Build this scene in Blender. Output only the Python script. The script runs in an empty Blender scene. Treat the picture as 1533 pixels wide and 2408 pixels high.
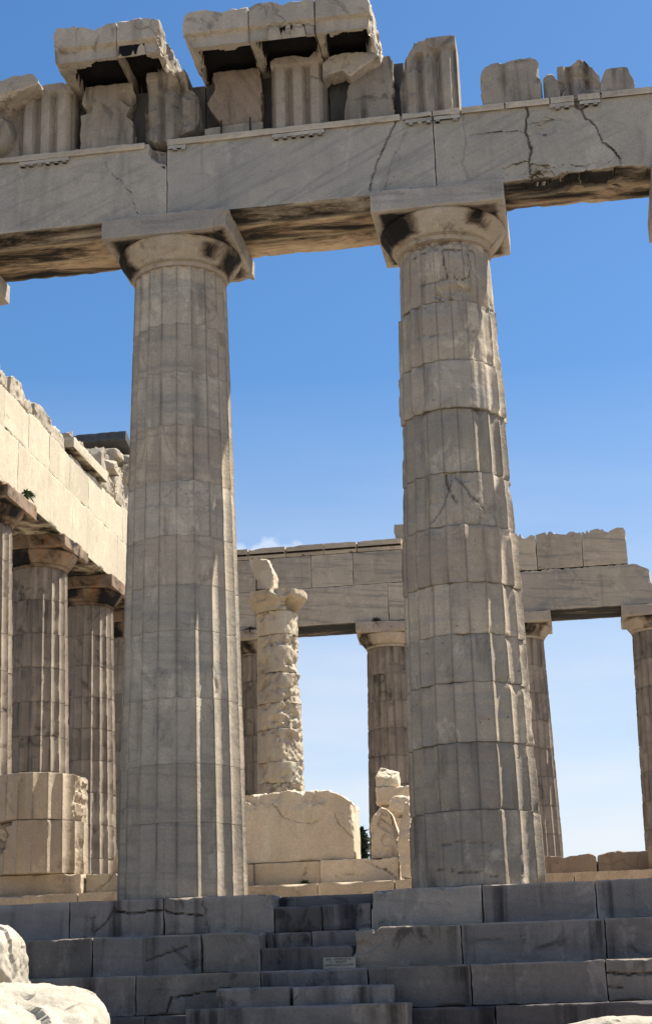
import bpy, math
import numpy as np
from mathutils import Vector, Matrix

S = bpy.context.scene
C = S.collection
R = math.radians

# ------------------------------------------------------------------ camera
cam_d = bpy.data.cameras.new('camera')
cam = bpy.data.objects.new('camera', cam_d)
C.objects.link(cam)
def camera_matrix(loc, yaw, pitch, roll):
    cy, sy = math.cos(yaw), math.sin(yaw)
    f = Vector((sy*math.cos(pitch), cy*math.cos(pitch), math.sin(pitch)))
    r0 = Vector((cy, -sy, 0)); u0 = r0.cross(f)
    r = r0*math.cos(roll)+u0*math.sin(roll); u = -r0*math.sin(roll)+u0*math.cos(roll)
    m = Matrix((r, u, -f)).transposed().to_4x4(); m.translation = Vector(loc)
    return m
cam.matrix_world = camera_matrix((5.9089, -23.8102, -1.7985), -.1515, .2983, -.0303)
cam_d.sensor_fit = 'VERTICAL'; cam_d.sensor_height = 24.0
cam_d.lens = 3860.5/2408*24.0
cam_d.clip_start = .1; cam_d.clip_end = 6000
S.camera = cam

# ------------------------------------------------------------------ light
SUN_EL, SUN_AZ = R(58), R(63)          # azimuth measured from +Y towards +X
sdir = Vector((math.cos(SUN_EL)*math.sin(SUN_AZ), math.cos(SUN_EL)*math.cos(SUN_AZ), math.sin(SUN_EL)))
sl = bpy.data.lights.new('sun', 'SUN'); sl.energy = 5.0; sl.angle = R(.53); sl.color = (1, .93, .80)
so = bpy.data.objects.new('sun', sl); C.objects.link(so)
so.rotation_euler = sdir.to_track_quat('Z', 'Y').to_euler()

W = bpy.data.worlds.new('World'); S.world = W; W.use_nodes = True
wn = W.node_tree; wn.nodes.clear()
def wnode(t, **k):
    n = wn.nodes.new(t)
    for a, b in k.items(): setattr(n, a, b)
    return n
sky = wnode('ShaderNodeTexSky', sky_type='NISHITA', sun_disc=False)
sky.sun_elevation = SUN_EL; sky.sun_rotation = SUN_AZ
sky.altitude = 150; sky.air_density = 1.0; sky.dust_density = .7; sky.ozone_density = 2.5
bg = wnode('ShaderNodeBackground'); bg.inputs[1].default_value = .075
wo = wnode('ShaderNodeOutputWorld')
# faint clouds: thin veils low down, one small cumulus just above the far beam
tc = wnode('ShaderNodeTexCoord')
mp = wnode('ShaderNodeMapping'); mp.inputs['Scale'].default_value = (3, 3, 16)
nz = wnode('ShaderNodeTexNoise'); nz.inputs['Scale'].default_value = 1.4; nz.inputs['Detail'].default_value = 7
rp = wnode('ShaderNodeMapRange'); rp.inputs[1].default_value = .42; rp.inputs[2].default_value = .75; rp.inputs[3].default_value = .56; rp.inputs[4].default_value = 1.0
sx = wnode('ShaderNodeSeparateXYZ')
lo = wnode('ShaderNodeMapRange'); lo.inputs[1].default_value = .37; lo.inputs[2].default_value = .09
mu = wnode('ShaderNodeMath', operation='MULTIPLY')
L = wn.links.new
L(tc.outputs['Generated'], mp.inputs[0]); L(mp.outputs[0], nz.inputs['Vector']); L(nz.outputs[0], rp.inputs[0])
L(tc.outputs['Generated'], sx.inputs[0]); L(sx.outputs[2], lo.inputs[0])
L(rp.outputs[0], mu.inputs[0]); L(lo.outputs[0], mu.inputs[1])
# cumulus: round patch around one direction, broken by noise
CUM = Vector((-.1800, .9455, .2720)).normalized()
vs = wnode('ShaderNodeVectorMath', operation='SUBTRACT'); vs.inputs[1].default_value = CUM
vm = wnode('ShaderNodeVectorMath', operation='MULTIPLY'); vm.inputs[1].default_value = (1, 1, 2.7)
vl = wnode('ShaderNodeVectorMath', operation='LENGTH')
n2 = wnode('ShaderNodeTexNoise'); n2.inputs['Scale'].default_value = 95; n2.inputs['Detail'].default_value = 6
ad = wnode('ShaderNodeMath', operation='MULTIPLY_ADD'); ad.inputs[1].default_value = .05; 
cr = wnode('ShaderNodeMapRange'); cr.inputs[1].default_value = .048; cr.inputs[2].default_value = .036
cr.inputs[4].default_value = .38
L(tc.outputs['Generated'], vs.inputs[0]); L(vs.outputs[0], vm.inputs[0]); L(vm.outputs[0], vl.inputs[0])
L(tc.outputs['Generated'], n2.inputs['Vector']); L(n2.outputs[0], ad.inputs[0]); L(vl.outputs['Value'], ad.inputs[2]); L(ad.outputs[0], cr.inputs[0])
mix = wnode('ShaderNodeMix', data_type='RGBA'); mix.inputs[7].default_value = (5.5, 5.6, 5.9, 1)
hs = wnode('ShaderNodeHueSaturation'); hs.inputs['Saturation'].default_value = 1.26
L(sky.outputs[0], hs.inputs['Color']); L(hs.outputs[0], mix.inputs[6]); L(mu.outputs[0], mix.inputs[0])
mix2 = wnode('ShaderNodeMix', data_type='RGBA'); mix2.inputs[7].default_value = (6.6, 6.8, 7.2, 1)
L(cr.outputs[0], mix2.inputs[0]); L(mix.outputs[2], mix2.inputs[6])
L(mix2.outputs[2], bg.inputs[0]); L(bg.outputs[0], wo.inputs[0])

S.view_settings.view_transform = 'Standard'; S.view_settings.look = 'None'
S.view_settings.exposure = 1.12; S.view_settings.gamma = 1
S.render.engine = 'CYCLES'
S.cycles.max_bounces = 6; S.cycles.diffuse_bounces = 4
S.cycles.use_denoising = True

# ------------------------------------------------------------------ noise
def _hash(ix, iy, iz, s):
    n = (ix*np.int64(73856093)) ^ (iy*np.int64(19349663)) ^ (iz*np.int64(83492791)) ^ np.int64(s*668265263 % 2147483647)
    n &= 0x7fffffff
    n = (n ^ (n >> 13))*np.int64(1274126177) & 0x7fffffff
    n = (n ^ (n >> 16))*np.int64(461845907) & 0x7fffffff
    n ^= n >> 15
    return (n & 0xfffff)/float(0xfffff)
def vn(P, s=0):
    i = np.floor(P).astype(np.int64); f = P-i; f = f*f*f*(f*(f*6-15)+10)
    o = 0
    for a in (0, 1):
        wa = f[:, 0] if a else 1-f[:, 0]
        for b in (0, 1):
            wb = f[:, 1] if b else 1-f[:, 1]
            for c in (0, 1):
                wc = f[:, 2] if c else 1-f[:, 2]
                o = o+wa*wb*wc*_hash(i[:, 0]+a, i[:, 1]+b, i[:, 2]+c, s)
    return o*2-1
def fbm(P, sc=1.0, o=4, s=0, g=.5):
    P = np.asarray(P)*sc; t = 0; a = 1.0; n = 0
    for k in range(o):
        t = t+a*vn(P+k*17.3, s+k); n += a; a *= g; P = P*2.03
    return t/n
def facet(P, sc=1.0, s=0, slope=.9):
    """broken-stone relief: every cell of a jittered lattice is one tilted plane"""
    Q = np.asarray(P)*sc; i0 = np.floor(Q).astype(np.int64)
    best = np.full(len(Q), 1e9); val = np.zeros(len(Q))
    for a in (-1, 0, 1):
        for b in (-1, 0, 1):
            for c in (-1, 0, 1):
                ix, iy, iz = i0[:, 0]+a, i0[:, 1]+b, i0[:, 2]+c
                jx, jy, jz = _hash(ix, iy, iz, s), _hash(ix, iy, iz, s+1), _hash(ix, iy, iz, s+2)
                dx, dy, dz = Q[:, 0]-ix-jx, Q[:, 1]-iy-jy, Q[:, 2]-iz-jz
                d = dx*dx+dy*dy+dz*dz
                v = (_hash(ix, iy, iz, s+3)*2-1)*.6+slope*(dx*(_hash(ix, iy, iz, s+4)-.5)+dy*(_hash(ix, iy, iz, s+5)-.5)+dz*(_hash(ix, iy, iz, s+6)-.5))*2
                m = d < best
                best = np.where(m, d, best); val = np.where(m, v, val)
    return val
def sst(a, b, x):
    t = np.clip((x-a)/(b-a), 0, 1); return t*t*(3-2*t)

# ------------------------------------------------------------------ meshes
def link(name, me, parent=None, loc=(0, 0, 0), rot=(0, 0, 0)):
    o = bpy.data.objects.new(name, me); C.objects.link(o)
    o.location = loc; o.rotation_euler = rot
    if parent is not None: o.parent = parent
    return o
DIRT = [None]
SOOT = [None]
WORN = [None]
def mesh(name, V, F, mat, parent=None, loc=(0, 0, 0), rot=(0, 0, 0), ang=32, mats=None, midx=None, tint=None):
    me = bpy.data.meshes.new(name)
    V = np.asarray(V, np.float32); F = np.asarray(F, np.int32); k = F.shape[1]
    me.vertices.add(len(V)); me.vertices.foreach_set('co', V.ravel())
    me.loops.add(F.size); me.loops.foreach_set('vertex_index', F.ravel())
    me.polygons.add(len(F))
    me.polygons.foreach_set('loop_start', np.arange(0, F.size, k, dtype=np.int32))
    try: me.polygons.foreach_set('loop_total', np.full(len(F), k, np.int32))
    except Exception: pass
    for m in (mats or [mat]): me.materials.append(m)
    if midx is not None: me.polygons.foreach_set('material_index', np.asarray(midx, np.int32))
    me.polygons.foreach_set('use_smooth', np.ones(len(F), bool))
    me.update(calc_edges=True)
    if DIRT[0] is not None and len(DIRT[0]) == len(V):
        at = me.attributes.new('dirt', 'FLOAT', 'POINT'); at.data.foreach_set('value', DIRT[0].astype(np.float32))
    DIRT[0] = None
    if SOOT[0] is not None and len(SOOT[0]) == len(V):
        at = me.attributes.new('soot', 'FLOAT', 'POINT'); at.data.foreach_set('value', SOOT[0].astype(np.float32))
    SOOT[0] = None
    if WORN[0] is not None and len(WORN[0]) == len(V):
        at = me.attributes.new('worn', 'FLOAT', 'POINT'); at.data.foreach_set('value', WORN[0].astype(np.float32))
    WORN[0] = None
    if ang < 180: me.set_sharp_from_angle(angle=R(ang))
    o = link(name, me, parent, loc, rot)
    if tint is not None: o.color = (*tint, 1) if len(tint) == 3 else tint
    return o
def join(parts):
    Vs, Fs, n = [], [], 0
    for V, F in parts:
        Vs.append(V); Fs.append(np.asarray(F)+n); n += len(V)
    return np.concatenate(Vs), np.concatenate(Fs)
def gbox(lo, hi, h):
    lo = np.array(lo, float); hi = np.array(hi, float)
    h = np.array([h]*3 if np.isscalar(h) else h, float)
    n = np.maximum(1, np.round((hi-lo)/h)).astype(int)
    keys, quads = [], []
    M = n+1; base = 0
    for a in range(3):
        b, c = (a+1) % 3, (a+2) % 3
        for side in (0, 1):
            B, D = np.meshgrid(np.arange(M[b]), np.arange(M[c]), indexing='ij')
            idx = np.zeros((B.size, 3), int); idx[:, a] = side*n[a]; idx[:, b] = B.ravel(); idx[:, c] = D.ravel()
            keys.append(idx)
            g = np.arange(B.size).reshape(B.shape)+base
            q = np.stack([g[:-1, :-1], g[1:, :-1], g[1:, 1:], g[:-1, 1:]], -1).reshape(-1, 4)
            if side == 0: q = q[:, ::-1]
            quads.append(q); base += B.size
    K = np.concatenate(keys); Q = np.concatenate(quads)
    code = (K[:, 0]*M[1]+K[:, 1])*M[2]+K[:, 2]
    u, first, inv = np.unique(code, return_index=True, return_inverse=True)
    K = K[first]; Q = inv.ravel()[Q]
    V = lo+K*((hi-lo)/n)
    N = (K == n).astype(float)-(K == 0).astype(float)
    N /= np.maximum(np.linalg.norm(N, axis=1, keepdims=True), 1e-9)
    return V, Q, N
def chamfer(V, lo, hi, c):
    lo = np.array(lo); hi = np.array(hi)
    W_ = V.copy()
    dl = W_-lo; dh = hi-W_
    D = np.minimum(dl, dh); sg = np.where(dl < dh, 1.0, -1.0)
    for a, b in ((0, 1), (1, 2), (0, 2)):
        s = c-(D[:, a]+D[:, b]); s = np.clip(s, 0, None)/2
        for k in (a, b):
            W_[:, k] += sg[:, k]*s; D[:, k] += s
    return W_
def pdist(x, z, poly):
    P = np.array(poly, float); d = np.full(len(x), 1e9)
    for (ax, az), (bx, bz) in zip(P[:-1], P[1:]):
        vx, vz = bx-ax, bz-az; L2 = vx*vx+vz*vz+1e-12
        t = np.clip(((x-ax)*vx+(z-az)*vz)/L2, 0, 1)
        d = np.minimum(d, np.hypot(x-ax-t*vx, z-az-t*vz))
    return d
def interp(poly):
    P = sorted(poly); X = [p[0] for p in P]; Z = [p[1] for p in P]
    return lambda x: np.interp(x, X, Z)
def block(lo, hi, h=.06, chip=.025, cf=2.2, rnd=.006, rough=.004, seed=0, top=None, bottom=None, right=None, left=None,
          cracks=(), cw=.012, cd=.03, bites=(), warp=None, jag=0.0, rf=7.0, fac=0.0, facs=4.0, worn=.35):
    """rough-edged stone block: chipped arrises, surface relief, cracks cut into the y- face, broken outline"""
    V, F, N = gbox(lo, hi, h)
    lo = np.array(lo, float); hi = np.array(hi, float)
    P = V+seed*3.7
    dirt = None
    if cracks:
        dirt = np.zeros(len(V))
        fr = N[:, 1] < -.6
        wob = .035*fbm(P, 4, 3, seed+5)+.028*fbm(P, 13, 3, seed+6)
        for ck in cracks:
            pts, w, d = (ck[0], ck[1], ck[2]) if isinstance(ck, tuple) and len(ck) == 3 and not np.isscalar(ck[0][0]) and np.isscalar(ck[1]) else (ck, cw, cd)
            dd = pdist(V[:, 0]+wob, V[:, 2]+wob*.8, pts)
            w = np.maximum(w*.62*(1+.8*fbm(P, 5, 3, seed+7)), .0095)
            V[:, 1] += fr*d*np.exp(-(dd/w)**2)
            dirt = np.maximum(dirt, fr*np.exp(-(dd/w)**2)*min(1., d/.03)*np.clip(.75+.7*fbm(P, 4, 3, seed+8), .15, 1.1))
    c = rnd+chip*np.clip(fbm(P, cf, 4, seed)*2.2-.15, 0, 1)+chip*.35*np.clip(fbm(P, cf*5, 3, seed+9)*2-.1, 0, 1)
    ed = np.sort(np.minimum(V-lo, hi-V), axis=1)[:, 1]
    WORN[0] = worn*np.exp(-(ed/.022)**2)*np.clip(.6+1.1*fbm(P, 3, 4, seed+12), 0, 1.3)
    V = chamfer(V, lo, hi, c)
    V += N*(rough*fbm(P, rf, 4, seed+3))[:, None]
    if fac:
        V += N*(fac*(facet(P+.03*fbm(P, 6, 2, seed)[:, None], facs, seed+70)+.4*facet(P, facs*3, seed+71)))[:, None]
    for (bx, by, bz, r, ix, iy, iz, k) in bites:
        d = np.linalg.norm(V-np.array((bx, by, bz)), axis=1)*(1+.35*fbm(P, 5, 3, seed+21))
        q_ = np.clip(1-(d/r)**2, 0, 1); V += np.array((ix, iy, iz), float)*(k*np.sqrt(q_)*(.85+.5*sst(0, .3, q_)*facet(P, 2.2/r**.5, seed+80)))[:, None]
    x0, x1, z0, z1 = lo[0], hi[0], lo[2], hi[2]
    x = V[:, 0].copy(); z = V[:, 2].copy()
    if top is not None or bottom is not None:
        tz = interp(top)(x) if top else z1; bz = interp(bottom)(x) if bottom else z0
        if jag: tz = tz+(jag*1.2*facet(V*np.array((1, .6, 0))+seed, 7, seed+31) if top else 0)
        if jag and bottom: bz = bz+jag*1.2*facet(V*np.array((1, .6, 0))+seed, 7, seed+32)
        V[:, 2] = bz+(z-z0)/(z1-z0)*(tz-bz)
    if right is not None or left is not None:
        rx = interp([(b, a) for a, b in right])(z) if right else x1
        lx = interp([(b, a) for a, b in left])(z) if left else x0
        if jag:
            if right: rx = rx+jag*1.2*facet(V*np.array((0, .6, 1))+seed, 7, seed+33)
            if left: lx = lx+jag*1.2*facet(V*np.array((0, .6, 1))+seed, 7, seed+34)
        V[:, 0] = lx+(x-x0)/(x1-x0)*(rx-lx)
    if warp is not None: V = warp(V, N)
    DIRT[0] = dirt
    return V, F
def rock(size, seed, boxy=.55, h=.1, amp=.16, f=1.3, fine=.03):
    V, F, N = gbox((-1, -1, -1), (1, 1, 1), h)
    p = 2+6*boxy
    n = (np.abs(V)**p).sum(1)**(1/p); V = V/n[:, None]
    U = V/np.linalg.norm(V, axis=1, keepdims=True)
    Pq = V*np.array(size)+seed*5.1
    # planar facets
    rng = np.random.RandomState(seed)
    for k in range(7):
        d = rng.normal(size=3); d /= np.linalg.norm(d); lim = rng.uniform(.72, .95)
        over = np.clip(V@d-lim, 0, None); V -= over[:, None]*d*.85
    V += U*(amp*.7*fbm(Pq, f, 4, seed)+amp*.55*facet(Pq+.05*fbm(Pq, f*3, 2, seed+9)[:, None], f*1.5, seed+5)+amp*.22*facet(Pq, f*4.5, seed+6)+fine*fbm(Pq, f*9, 4, seed+3))[:, None]
    V *= np.array(size)
    return V, F

# ------------------------------------------------------------------ materials
def marble(name, c1, c2, stain=(.05, .045, .04), stain_amt=.5, stain_thr=.55, streak=.4, streak_scale=(5, 5, .5), vein=0.0, vein_col=(.2, .22, .25),
           vein_rot=(0, R(-5), 0), crust=0.0, crust_thr=.5, down=-.45, crust_scale=1.0, crust_stretch=(1, 1, 1), rust=0.0, rust_thr=.6,
           crack=.5, streak_thr=(.48, .74), fine=.35, bump=.5, blotch=.7, rough=.85, pits=.3, vary=.12, mottle=.35, pale=.35):
    m = bpy.data.materials.new(name); m.use_nodes = True
    nt = m.node_tree; N_ = nt.nodes; Lk = nt.links.new
    bs = N_['Principled BSDF']; bs.inputs['Roughness'].default_value = rough
    try: bs.inputs['Specular IOR Level'].default_value = .25
    except Exception: pass
    def nd(t, **k):
        n = N_.new(t)
        for a, b in k.items(): setattr(n, a, b)
        return n
    tcn = nd('ShaderNodeTexCoord'); oi = nd('ShaderNodeObjectInfo')
    off = nd('ShaderNodeVectorMath', operation='MULTIPLY_ADD')
    cmb = nd('ShaderNodeCombineXYZ')
    for i in range(3): Lk(oi.outputs['Random'], cmb.inputs[i])
    Lk(cmb.outputs[0], off.inputs[0]); off.inputs[1].default_value = (41, 67, 29); Lk(tcn.outputs['Object'], off.inputs[2])
    co = off.outputs[0]
    def mapv(scale=(1, 1, 1), rot=(0, 0, 0), src=None):
        n = nd('ShaderNodeMapping'); n.inputs['Scale'].default_value = scale; n.inputs['Rotation'].default_value = rot
        Lk(src or co, n.inputs[0]); return n.outputs[0]
    def noise(v, sc, det=6, rg=.55, dist=0.0):
        n = nd('ShaderNodeTexNoise'); n.inputs['Scale'].default_value = sc; n.inputs['Detail'].default_value = det
        n.inputs['Roughness'].default_value = rg; n.inputs['Distortion'].default_value = dist
        Lk(v, n.inputs['Vector']); return n.outputs[0]
    def mr(x, a, b, c=0.0, d=1.0, smooth=True):
        n = nd('ShaderNodeMapRange', interpolation_type='SMOOTHSTEP' if smooth else 'LINEAR')
        n.inputs[1].default_value = a; n.inputs[2].default_value = b; n.inputs[3].default_value = c; n.inputs[4].default_value = d
        Lk(x, n.inputs[0]); return n.outputs[0]
    def mul(x, y):
        n = nd('ShaderNodeMath', operation='MULTIPLY')
        for i, q in enumerate((x, y)):
            if hasattr(q, 'links'): Lk(q, n.inputs[i])
            else: n.inputs[i].default_value = q
        return n.outputs[0]
    def mixc(f, a, b, bt='MIX'):
        n = nd('ShaderNodeMix', data_type='RGBA', blend_type=bt)
        for i, q in ((0, f), (6, a), (7, b)):
            if hasattr(q, 'links'): Lk(q, n.inputs[i])
            elif i == 0: n.inputs[0].default_value = q
            else: n.inputs[i].default_value = (*q, 1)
        return n.outputs[2]
    big = noise(co, blotch, 7, .6, .4)
    col = mixc(mr(big, .32, .68), c1, c2)
    mot = noise(co, 5.5, 7, .65, .3)
    col = mixc(mul(mr(mot, .35, .7), mottle), col, tuple(x*.72 for x in c1))
    if pale:
        pl = noise(mapv((1.4, 1.4, .75)), 1.25, 8, .66, .7)
        col = mixc(mul(mr(pl, .54, .63), pale), col, tuple(min(.62, x*1.32) for x in c1))
    if vein:
        v = noise(mapv((.5, 1.6, 6.0), (0, 0, 0), mapv((1, 1, 1), vein_rot)), 1.0, 8, .64, .6)
        col = mixc(mul(mr(v, .47, .66), vein), col, vein_col)
    if streak:
        s = noise(mapv(streak_scale), 1.0, 6, .6, .2)
        s2 = mul(mr(s, *streak_thr), mr(noise(co, .9, 4), .35, .6))
        col = mixc(mul(s2, streak), col, stain)
    if stain_amt:
        st = noise(co, 1.7, 9, .68, .9)
        col = mixc(mul(mr(st, stain_thr, stain_thr+.12), stain_amt), col, stain)
    if rust:
        ru = noise(mapv((1.3, 1.3, .8)), 1.3, 7, .65, .5)
        col = mixc(mul(mr(ru, rust_thr, rust_thr+.1), rust), col, (.30, .115, .04))
    if crust:
        ge = nd('ShaderNodeNewGeometry'); sp = nd('ShaderNodeSeparateXYZ'); Lk(ge.outputs['True Normal'], sp.inputs[0])
        dm = mr(sp.outputs[2], down+.2, down-.1)
        cn = noise(mapv(crust_stretch), crust_scale, 11, .72, .5)
        col = mixc(mul(mul(mul(mr(cn, crust_thr-.10, crust_thr+.06), dm), crust), .85), col, (.085, .056, .035))
        col = mixc(mul(mul(mr(cn, crust_thr, crust_thr+.11), dm), crust), col, (.007, .0062, .006))
    fn = noise(co, 38, 8, .7)
    col = mixc(fine, col, mixc(1.0, col, mr(fn, .3, .72, .62, 1.25, False), 'MULTIPLY'))
    ckm = None
    if crack:
        dv = nd('ShaderNodeVectorMath', operation='MULTIPLY_ADD')
        dn = nd('ShaderNodeTexNoise'); dn.inputs['Scale'].default_value = 1.6; dn.inputs['Detail'].default_value = 5
        Lk(co, dn.inputs['Vector']); Lk(dn.outputs['Color'], dv.inputs[0]); dv.inputs[1].default_value = (.9, .9, .9); Lk(co, dv.inputs[2])
        vo = nd('ShaderNodeTexVoronoi', feature='DISTANCE_TO_EDGE'); vo.inputs['Scale'].default_value = .75
        Lk(dv.outputs[0], vo.inputs['Vector'])
        ckm = mul(mr(vo.outputs['Distance'], .011, .002), mr(noise(co, .55, 3), .5, .62))
        col = mixc(mul(ckm, crack), col, (.04, .035, .03))
    pit = None
    if pits:
        pv = nd('ShaderNodeTexVoronoi', feature='F1'); pv.inputs['Scale'].default_value = 9
        Lk(co, pv.inputs['Vector'])
        pit = mul(mr(pv.outputs['Distance'], .16, .07), mr(noise(co, 1.9, 3), .58, .66))
        col = mixc(mul(pit, pits), col, (.05, .045, .04))
    wa = nd('ShaderNodeAttribute', attribute_name='worn')
    col = mixc(wa.outputs['Fac'], col, tuple(min(.6, x*1.35) for x in c1))
    sa = nd('ShaderNodeAttribute', attribute_name='soot')
    so_ = nd('ShaderNodeMath', operation='MULTIPLY_ADD'); so_.inputs[1].default_value = 1.5
    sn = nd('ShaderNodeMath', operation='SUBTRACT'); Lk(noise(co, 2.6, 9, .68, .5), sn.inputs[0]); sn.inputs[1].default_value = .5
    Lk(sn.outputs[0], so_.inputs[0]); Lk(sa.outputs['Fac'], so_.inputs[2])
    on_ = mr(sa.outputs['Fac'], .02, .2)
    col = mixc(mul(mul(mr(so_.outputs[0], .15, .62), on_), .85), col, (.075, .052, .036))
    col = mixc(mul(mr(so_.outputs[0], .50, .80), on_), col, (.008, .007, .007))
    da = nd('ShaderNodeAttribute', attribute_name='dirt')
    col = mixc(mul(da.outputs['Fac'], .8), col, (.035, .031, .027))
    # object tint and random value
    tn = mixc(1.0, col, oi.outputs['Color'], 'MULTIPLY')
    rv = mr(oi.outputs['Random'], 0, 1, 1-vary, 1+vary, False)
    tn = mixc(1.0, tn, rv, 'MULTIPLY')
    Lk(tn, bs.inputs['Base Color'])
    b1 = nd('ShaderNodeBump'); b1.inputs['Strength'].default_value = bump; b1.inputs['Distance'].default_value = .012
    hsum = nd('ShaderNodeMath', operation='ADD')
    Lk(noise(co, 14, 9, .68, .3), hsum.inputs[0]); Lk(mot, hsum.inputs[1])
    hh = hsum.outputs[0]
    for mk, k in ((ckm, -1.6), (pit, -1.0)):
        if mk is not None:
            q = nd('ShaderNodeMath', operation='MULTIPLY_ADD'); Lk(mk, q.inputs[0]); q.inputs[1].default_value = k; Lk(hh, q.inputs[2]); hh = q.outputs[0]
    Lk(hh, b1.inputs['Height']); Lk(b1.outputs[0], bs.inputs['Normal'])
    return m

M = {}
M['shaft'] = marble('column marble', (.485, .41, .315), (.385, .335, .268), stain=(.10, .09, .075), streak=.6, streak_scale=(4.5, 4.5, .22), stain_amt=.4, bump=.8, fine=.6, mottle=.5, pale=.5, vein=.4, vein_col=(.19, .19, .185), crack=.0)
M['shaft_worn'] = marble('repaired column marble', (.49, .412, .315), (.32, .278, .226), stain=(.095, .086, .074), streak=.6, stain_amt=.3, stain_thr=.55, vein=.3, crack=.0, pits=.5, mottle=.6, pale=.6, bump=.9, fine=.6)
M['beam'] = marble('veined grey marble', (.45, .40, .33), (.36, .333, .285), bump=.7, fine=.55, stain=(.12, .108, .09), streak=.35, stain_amt=.2, vein=.3, vein_col=(.17, .17, .165), vein_rot=(0, R(24), 0), crack=.0, crust=1, crust_thr=.47, crust_scale=.9, crust_stretch=(.55, 1.6, 1))
M['beam_veined'] = marble('blue veined marble', (.44, .40, .335), (.365, .345, .305), bump=.7, fine=.55, stain=(.12, .108, .09), streak=.25, stain_amt=.2, vein=.42, vein_col=(.19, .19, .185), vein_rot=(0, R(26), 0), crack=0, crust=1, crust_thr=.47, crust_scale=.9, crust_stretch=(.55, 1.6, 1))
M['soffit'] = marble('tan beam underside marble', (.50, .385, .265), (.40, .31, .22), stain=(.08, .055, .04), streak=.2, stain_amt=.5, rust=.55, rust_thr=.56, crack=.0, crust=1, crust_thr=.48, crust_scale=.9, crust_stretch=(.5, 1.8, 1))
M['capital'] = marble('capital marble', (.42, .35, .27), (.31, .265, .215), fine=.6, bump=.8, stain=(.08, .063, .05), stain_amt=.6, streak=.2, rust=.5, rust_thr=.58, crack=0)
M['abacus'] = marble('abacus marble', (.375, .33, .28), (.30, .275, .24), fine=.6, bump=.8, stain=(.10, .092, .08), stain_amt=.35, streak=.2, vein=.5, vein_col=(.15, .15, .15), crack=0)
M['frieze'] = marble('frieze marble', (.355, .302, .24), (.225, .198, .165), fine=.6, bump=.9, stain=(.045, .04, .034), stain_amt=.55, streak=.8, crack=0, rust=.15)
M['backer'] = marble('dark backing stone', (.11, .10, .09), (.075, .069, .064), stain=(.02, .019, .018), stain_amt=.6, streak=.6, crack=0)  # much darker than the frieze blocks standing before it
M['cornice'] = marble('cornice marble', (.43, .37, .295), (.32, .28, .23), fine=.6, bump=.9, stain=(.065, .057, .05), stain_amt=.5, streak=.35, rust=.15, crack=.15)
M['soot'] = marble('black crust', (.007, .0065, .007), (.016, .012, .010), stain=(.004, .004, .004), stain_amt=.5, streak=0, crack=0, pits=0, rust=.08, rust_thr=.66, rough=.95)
M['steps'] = marble('step marble', (.285, .246, .204), (.185, .164, .142), stain=(.026, .023, .021), fine=.6, bump=.9, stain_amt=.6, stain_thr=.57, streak=.88, streak_thr=(.47, .66), streak_scale=(3.0, 3.0, .22), vein=.25, vein_col=(.11, .105, .10), crack=.0, pits=.5, mottle=.6, pale=.6)
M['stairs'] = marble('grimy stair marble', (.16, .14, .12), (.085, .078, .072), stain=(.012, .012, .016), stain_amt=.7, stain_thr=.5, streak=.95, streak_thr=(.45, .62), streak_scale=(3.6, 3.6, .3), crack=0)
M['cream'] = marble('sunlit cream marble', (.52, .455, .34), (.445, .385, .29), stain=(.24, .18, .12), bump=.8, stain_amt=.45, stain_thr=.58, streak=.4, streak_scale=(2.5, 2.5, .3), vein=0, crack=.0, rust=.25, rust_thr=.66, crust=1, crust_thr=.47, crust_scale=.9, mottle=.38, fine=.6, vary=.12)
M['picked'] = marble('rough picked stone', (.37, .32, .25), (.31, .265, .21), stain=(.14, .115, .085), stain_amt=.3, streak=.1, crack=0, bump=1.0, fine=.5, mottle=.5)
M['rusty'] = marble('sooty rust stained capital', (.26, .19, .13), (.19, .14, .10), stain=(.035, .028, .022), stain_amt=.6, streak=.2, rust=.8, rust_thr=.57, crust=.95, crust_thr=.52, down=.3, crust_scale=1.0, crack=0)
M['weathered'] = marble('weathered brown shaft', (.33, .272, .21), (.20, .165, .13), stain=(.028, .024, .021), stain_amt=.55, stain_thr=.54, streak=.75, streak_thr=(.46, .70), streak_scale=(7, 7, .3), vary=.07, crack=.0, mottle=.5)
M['south'] = marble('pale wall marble', (.45, .385, .30), (.37, .325, .26), fine=.5, bump=.7, stain=(.12, .105, .085), stain_amt=.3, streak=.25, vein=.6, vein_col=(.17, .17, .16), crack=.15, crust=1, crust_thr=.36, crust_scale=.8, crust_stretch=(.4, 2.5, 1))
M['warm'] = marble('warm beige marble', (.44, .36, .265), (.34, .28, .21), stain=(.16, .12, .085), stain_amt=.5, stain_thr=.56, streak=.35, crack=.0, rust=.12, mottle=.4, bump=.9, fine=.6)
M['warm_bounce'] = marble('bounce lit warm marble', (.62, .515, .385), (.52, .43, .32), stain=(.24, .175, .12), stain_amt=.4, stain_thr=.58, streak=.25, crack=.0, rust=.12, mottle=.35, bump=.9, fine=.6)  # warm marble made paler: bounce light from the floor is put into the colour
M['brown'] = marble('shaded brown marble', (.31, .235, .175), (.23, .18, .135), stain=(.05, .04, .032), stain_amt=.5, streak=.5, crack=.2)  # shade on the block fronts is put into this darker brown
M['darkslab'] = marble('dark grey slab', (.085, .087, .085), (.057, .06, .06), stain=(.02, .02, .02), stain_amt=.5, streak=.5, crack=0)
M['rock'] = marble('pale quarry rock', (.44, .395, .315), (.32, .285, .23), stain=(.15, .13, .105), stain_amt=.55, stain_thr=.55, streak=0, crack=.3, pits=.6, bump=1.0, mottle=.5)
M['ground'] = marble('dusty bedrock', (.32, .28, .22), (.22, .19, .155), stain=(.11, .095, .075), stain_amt=.4, streak=0, crack=.3, bump=1.0, vary=0)
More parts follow.
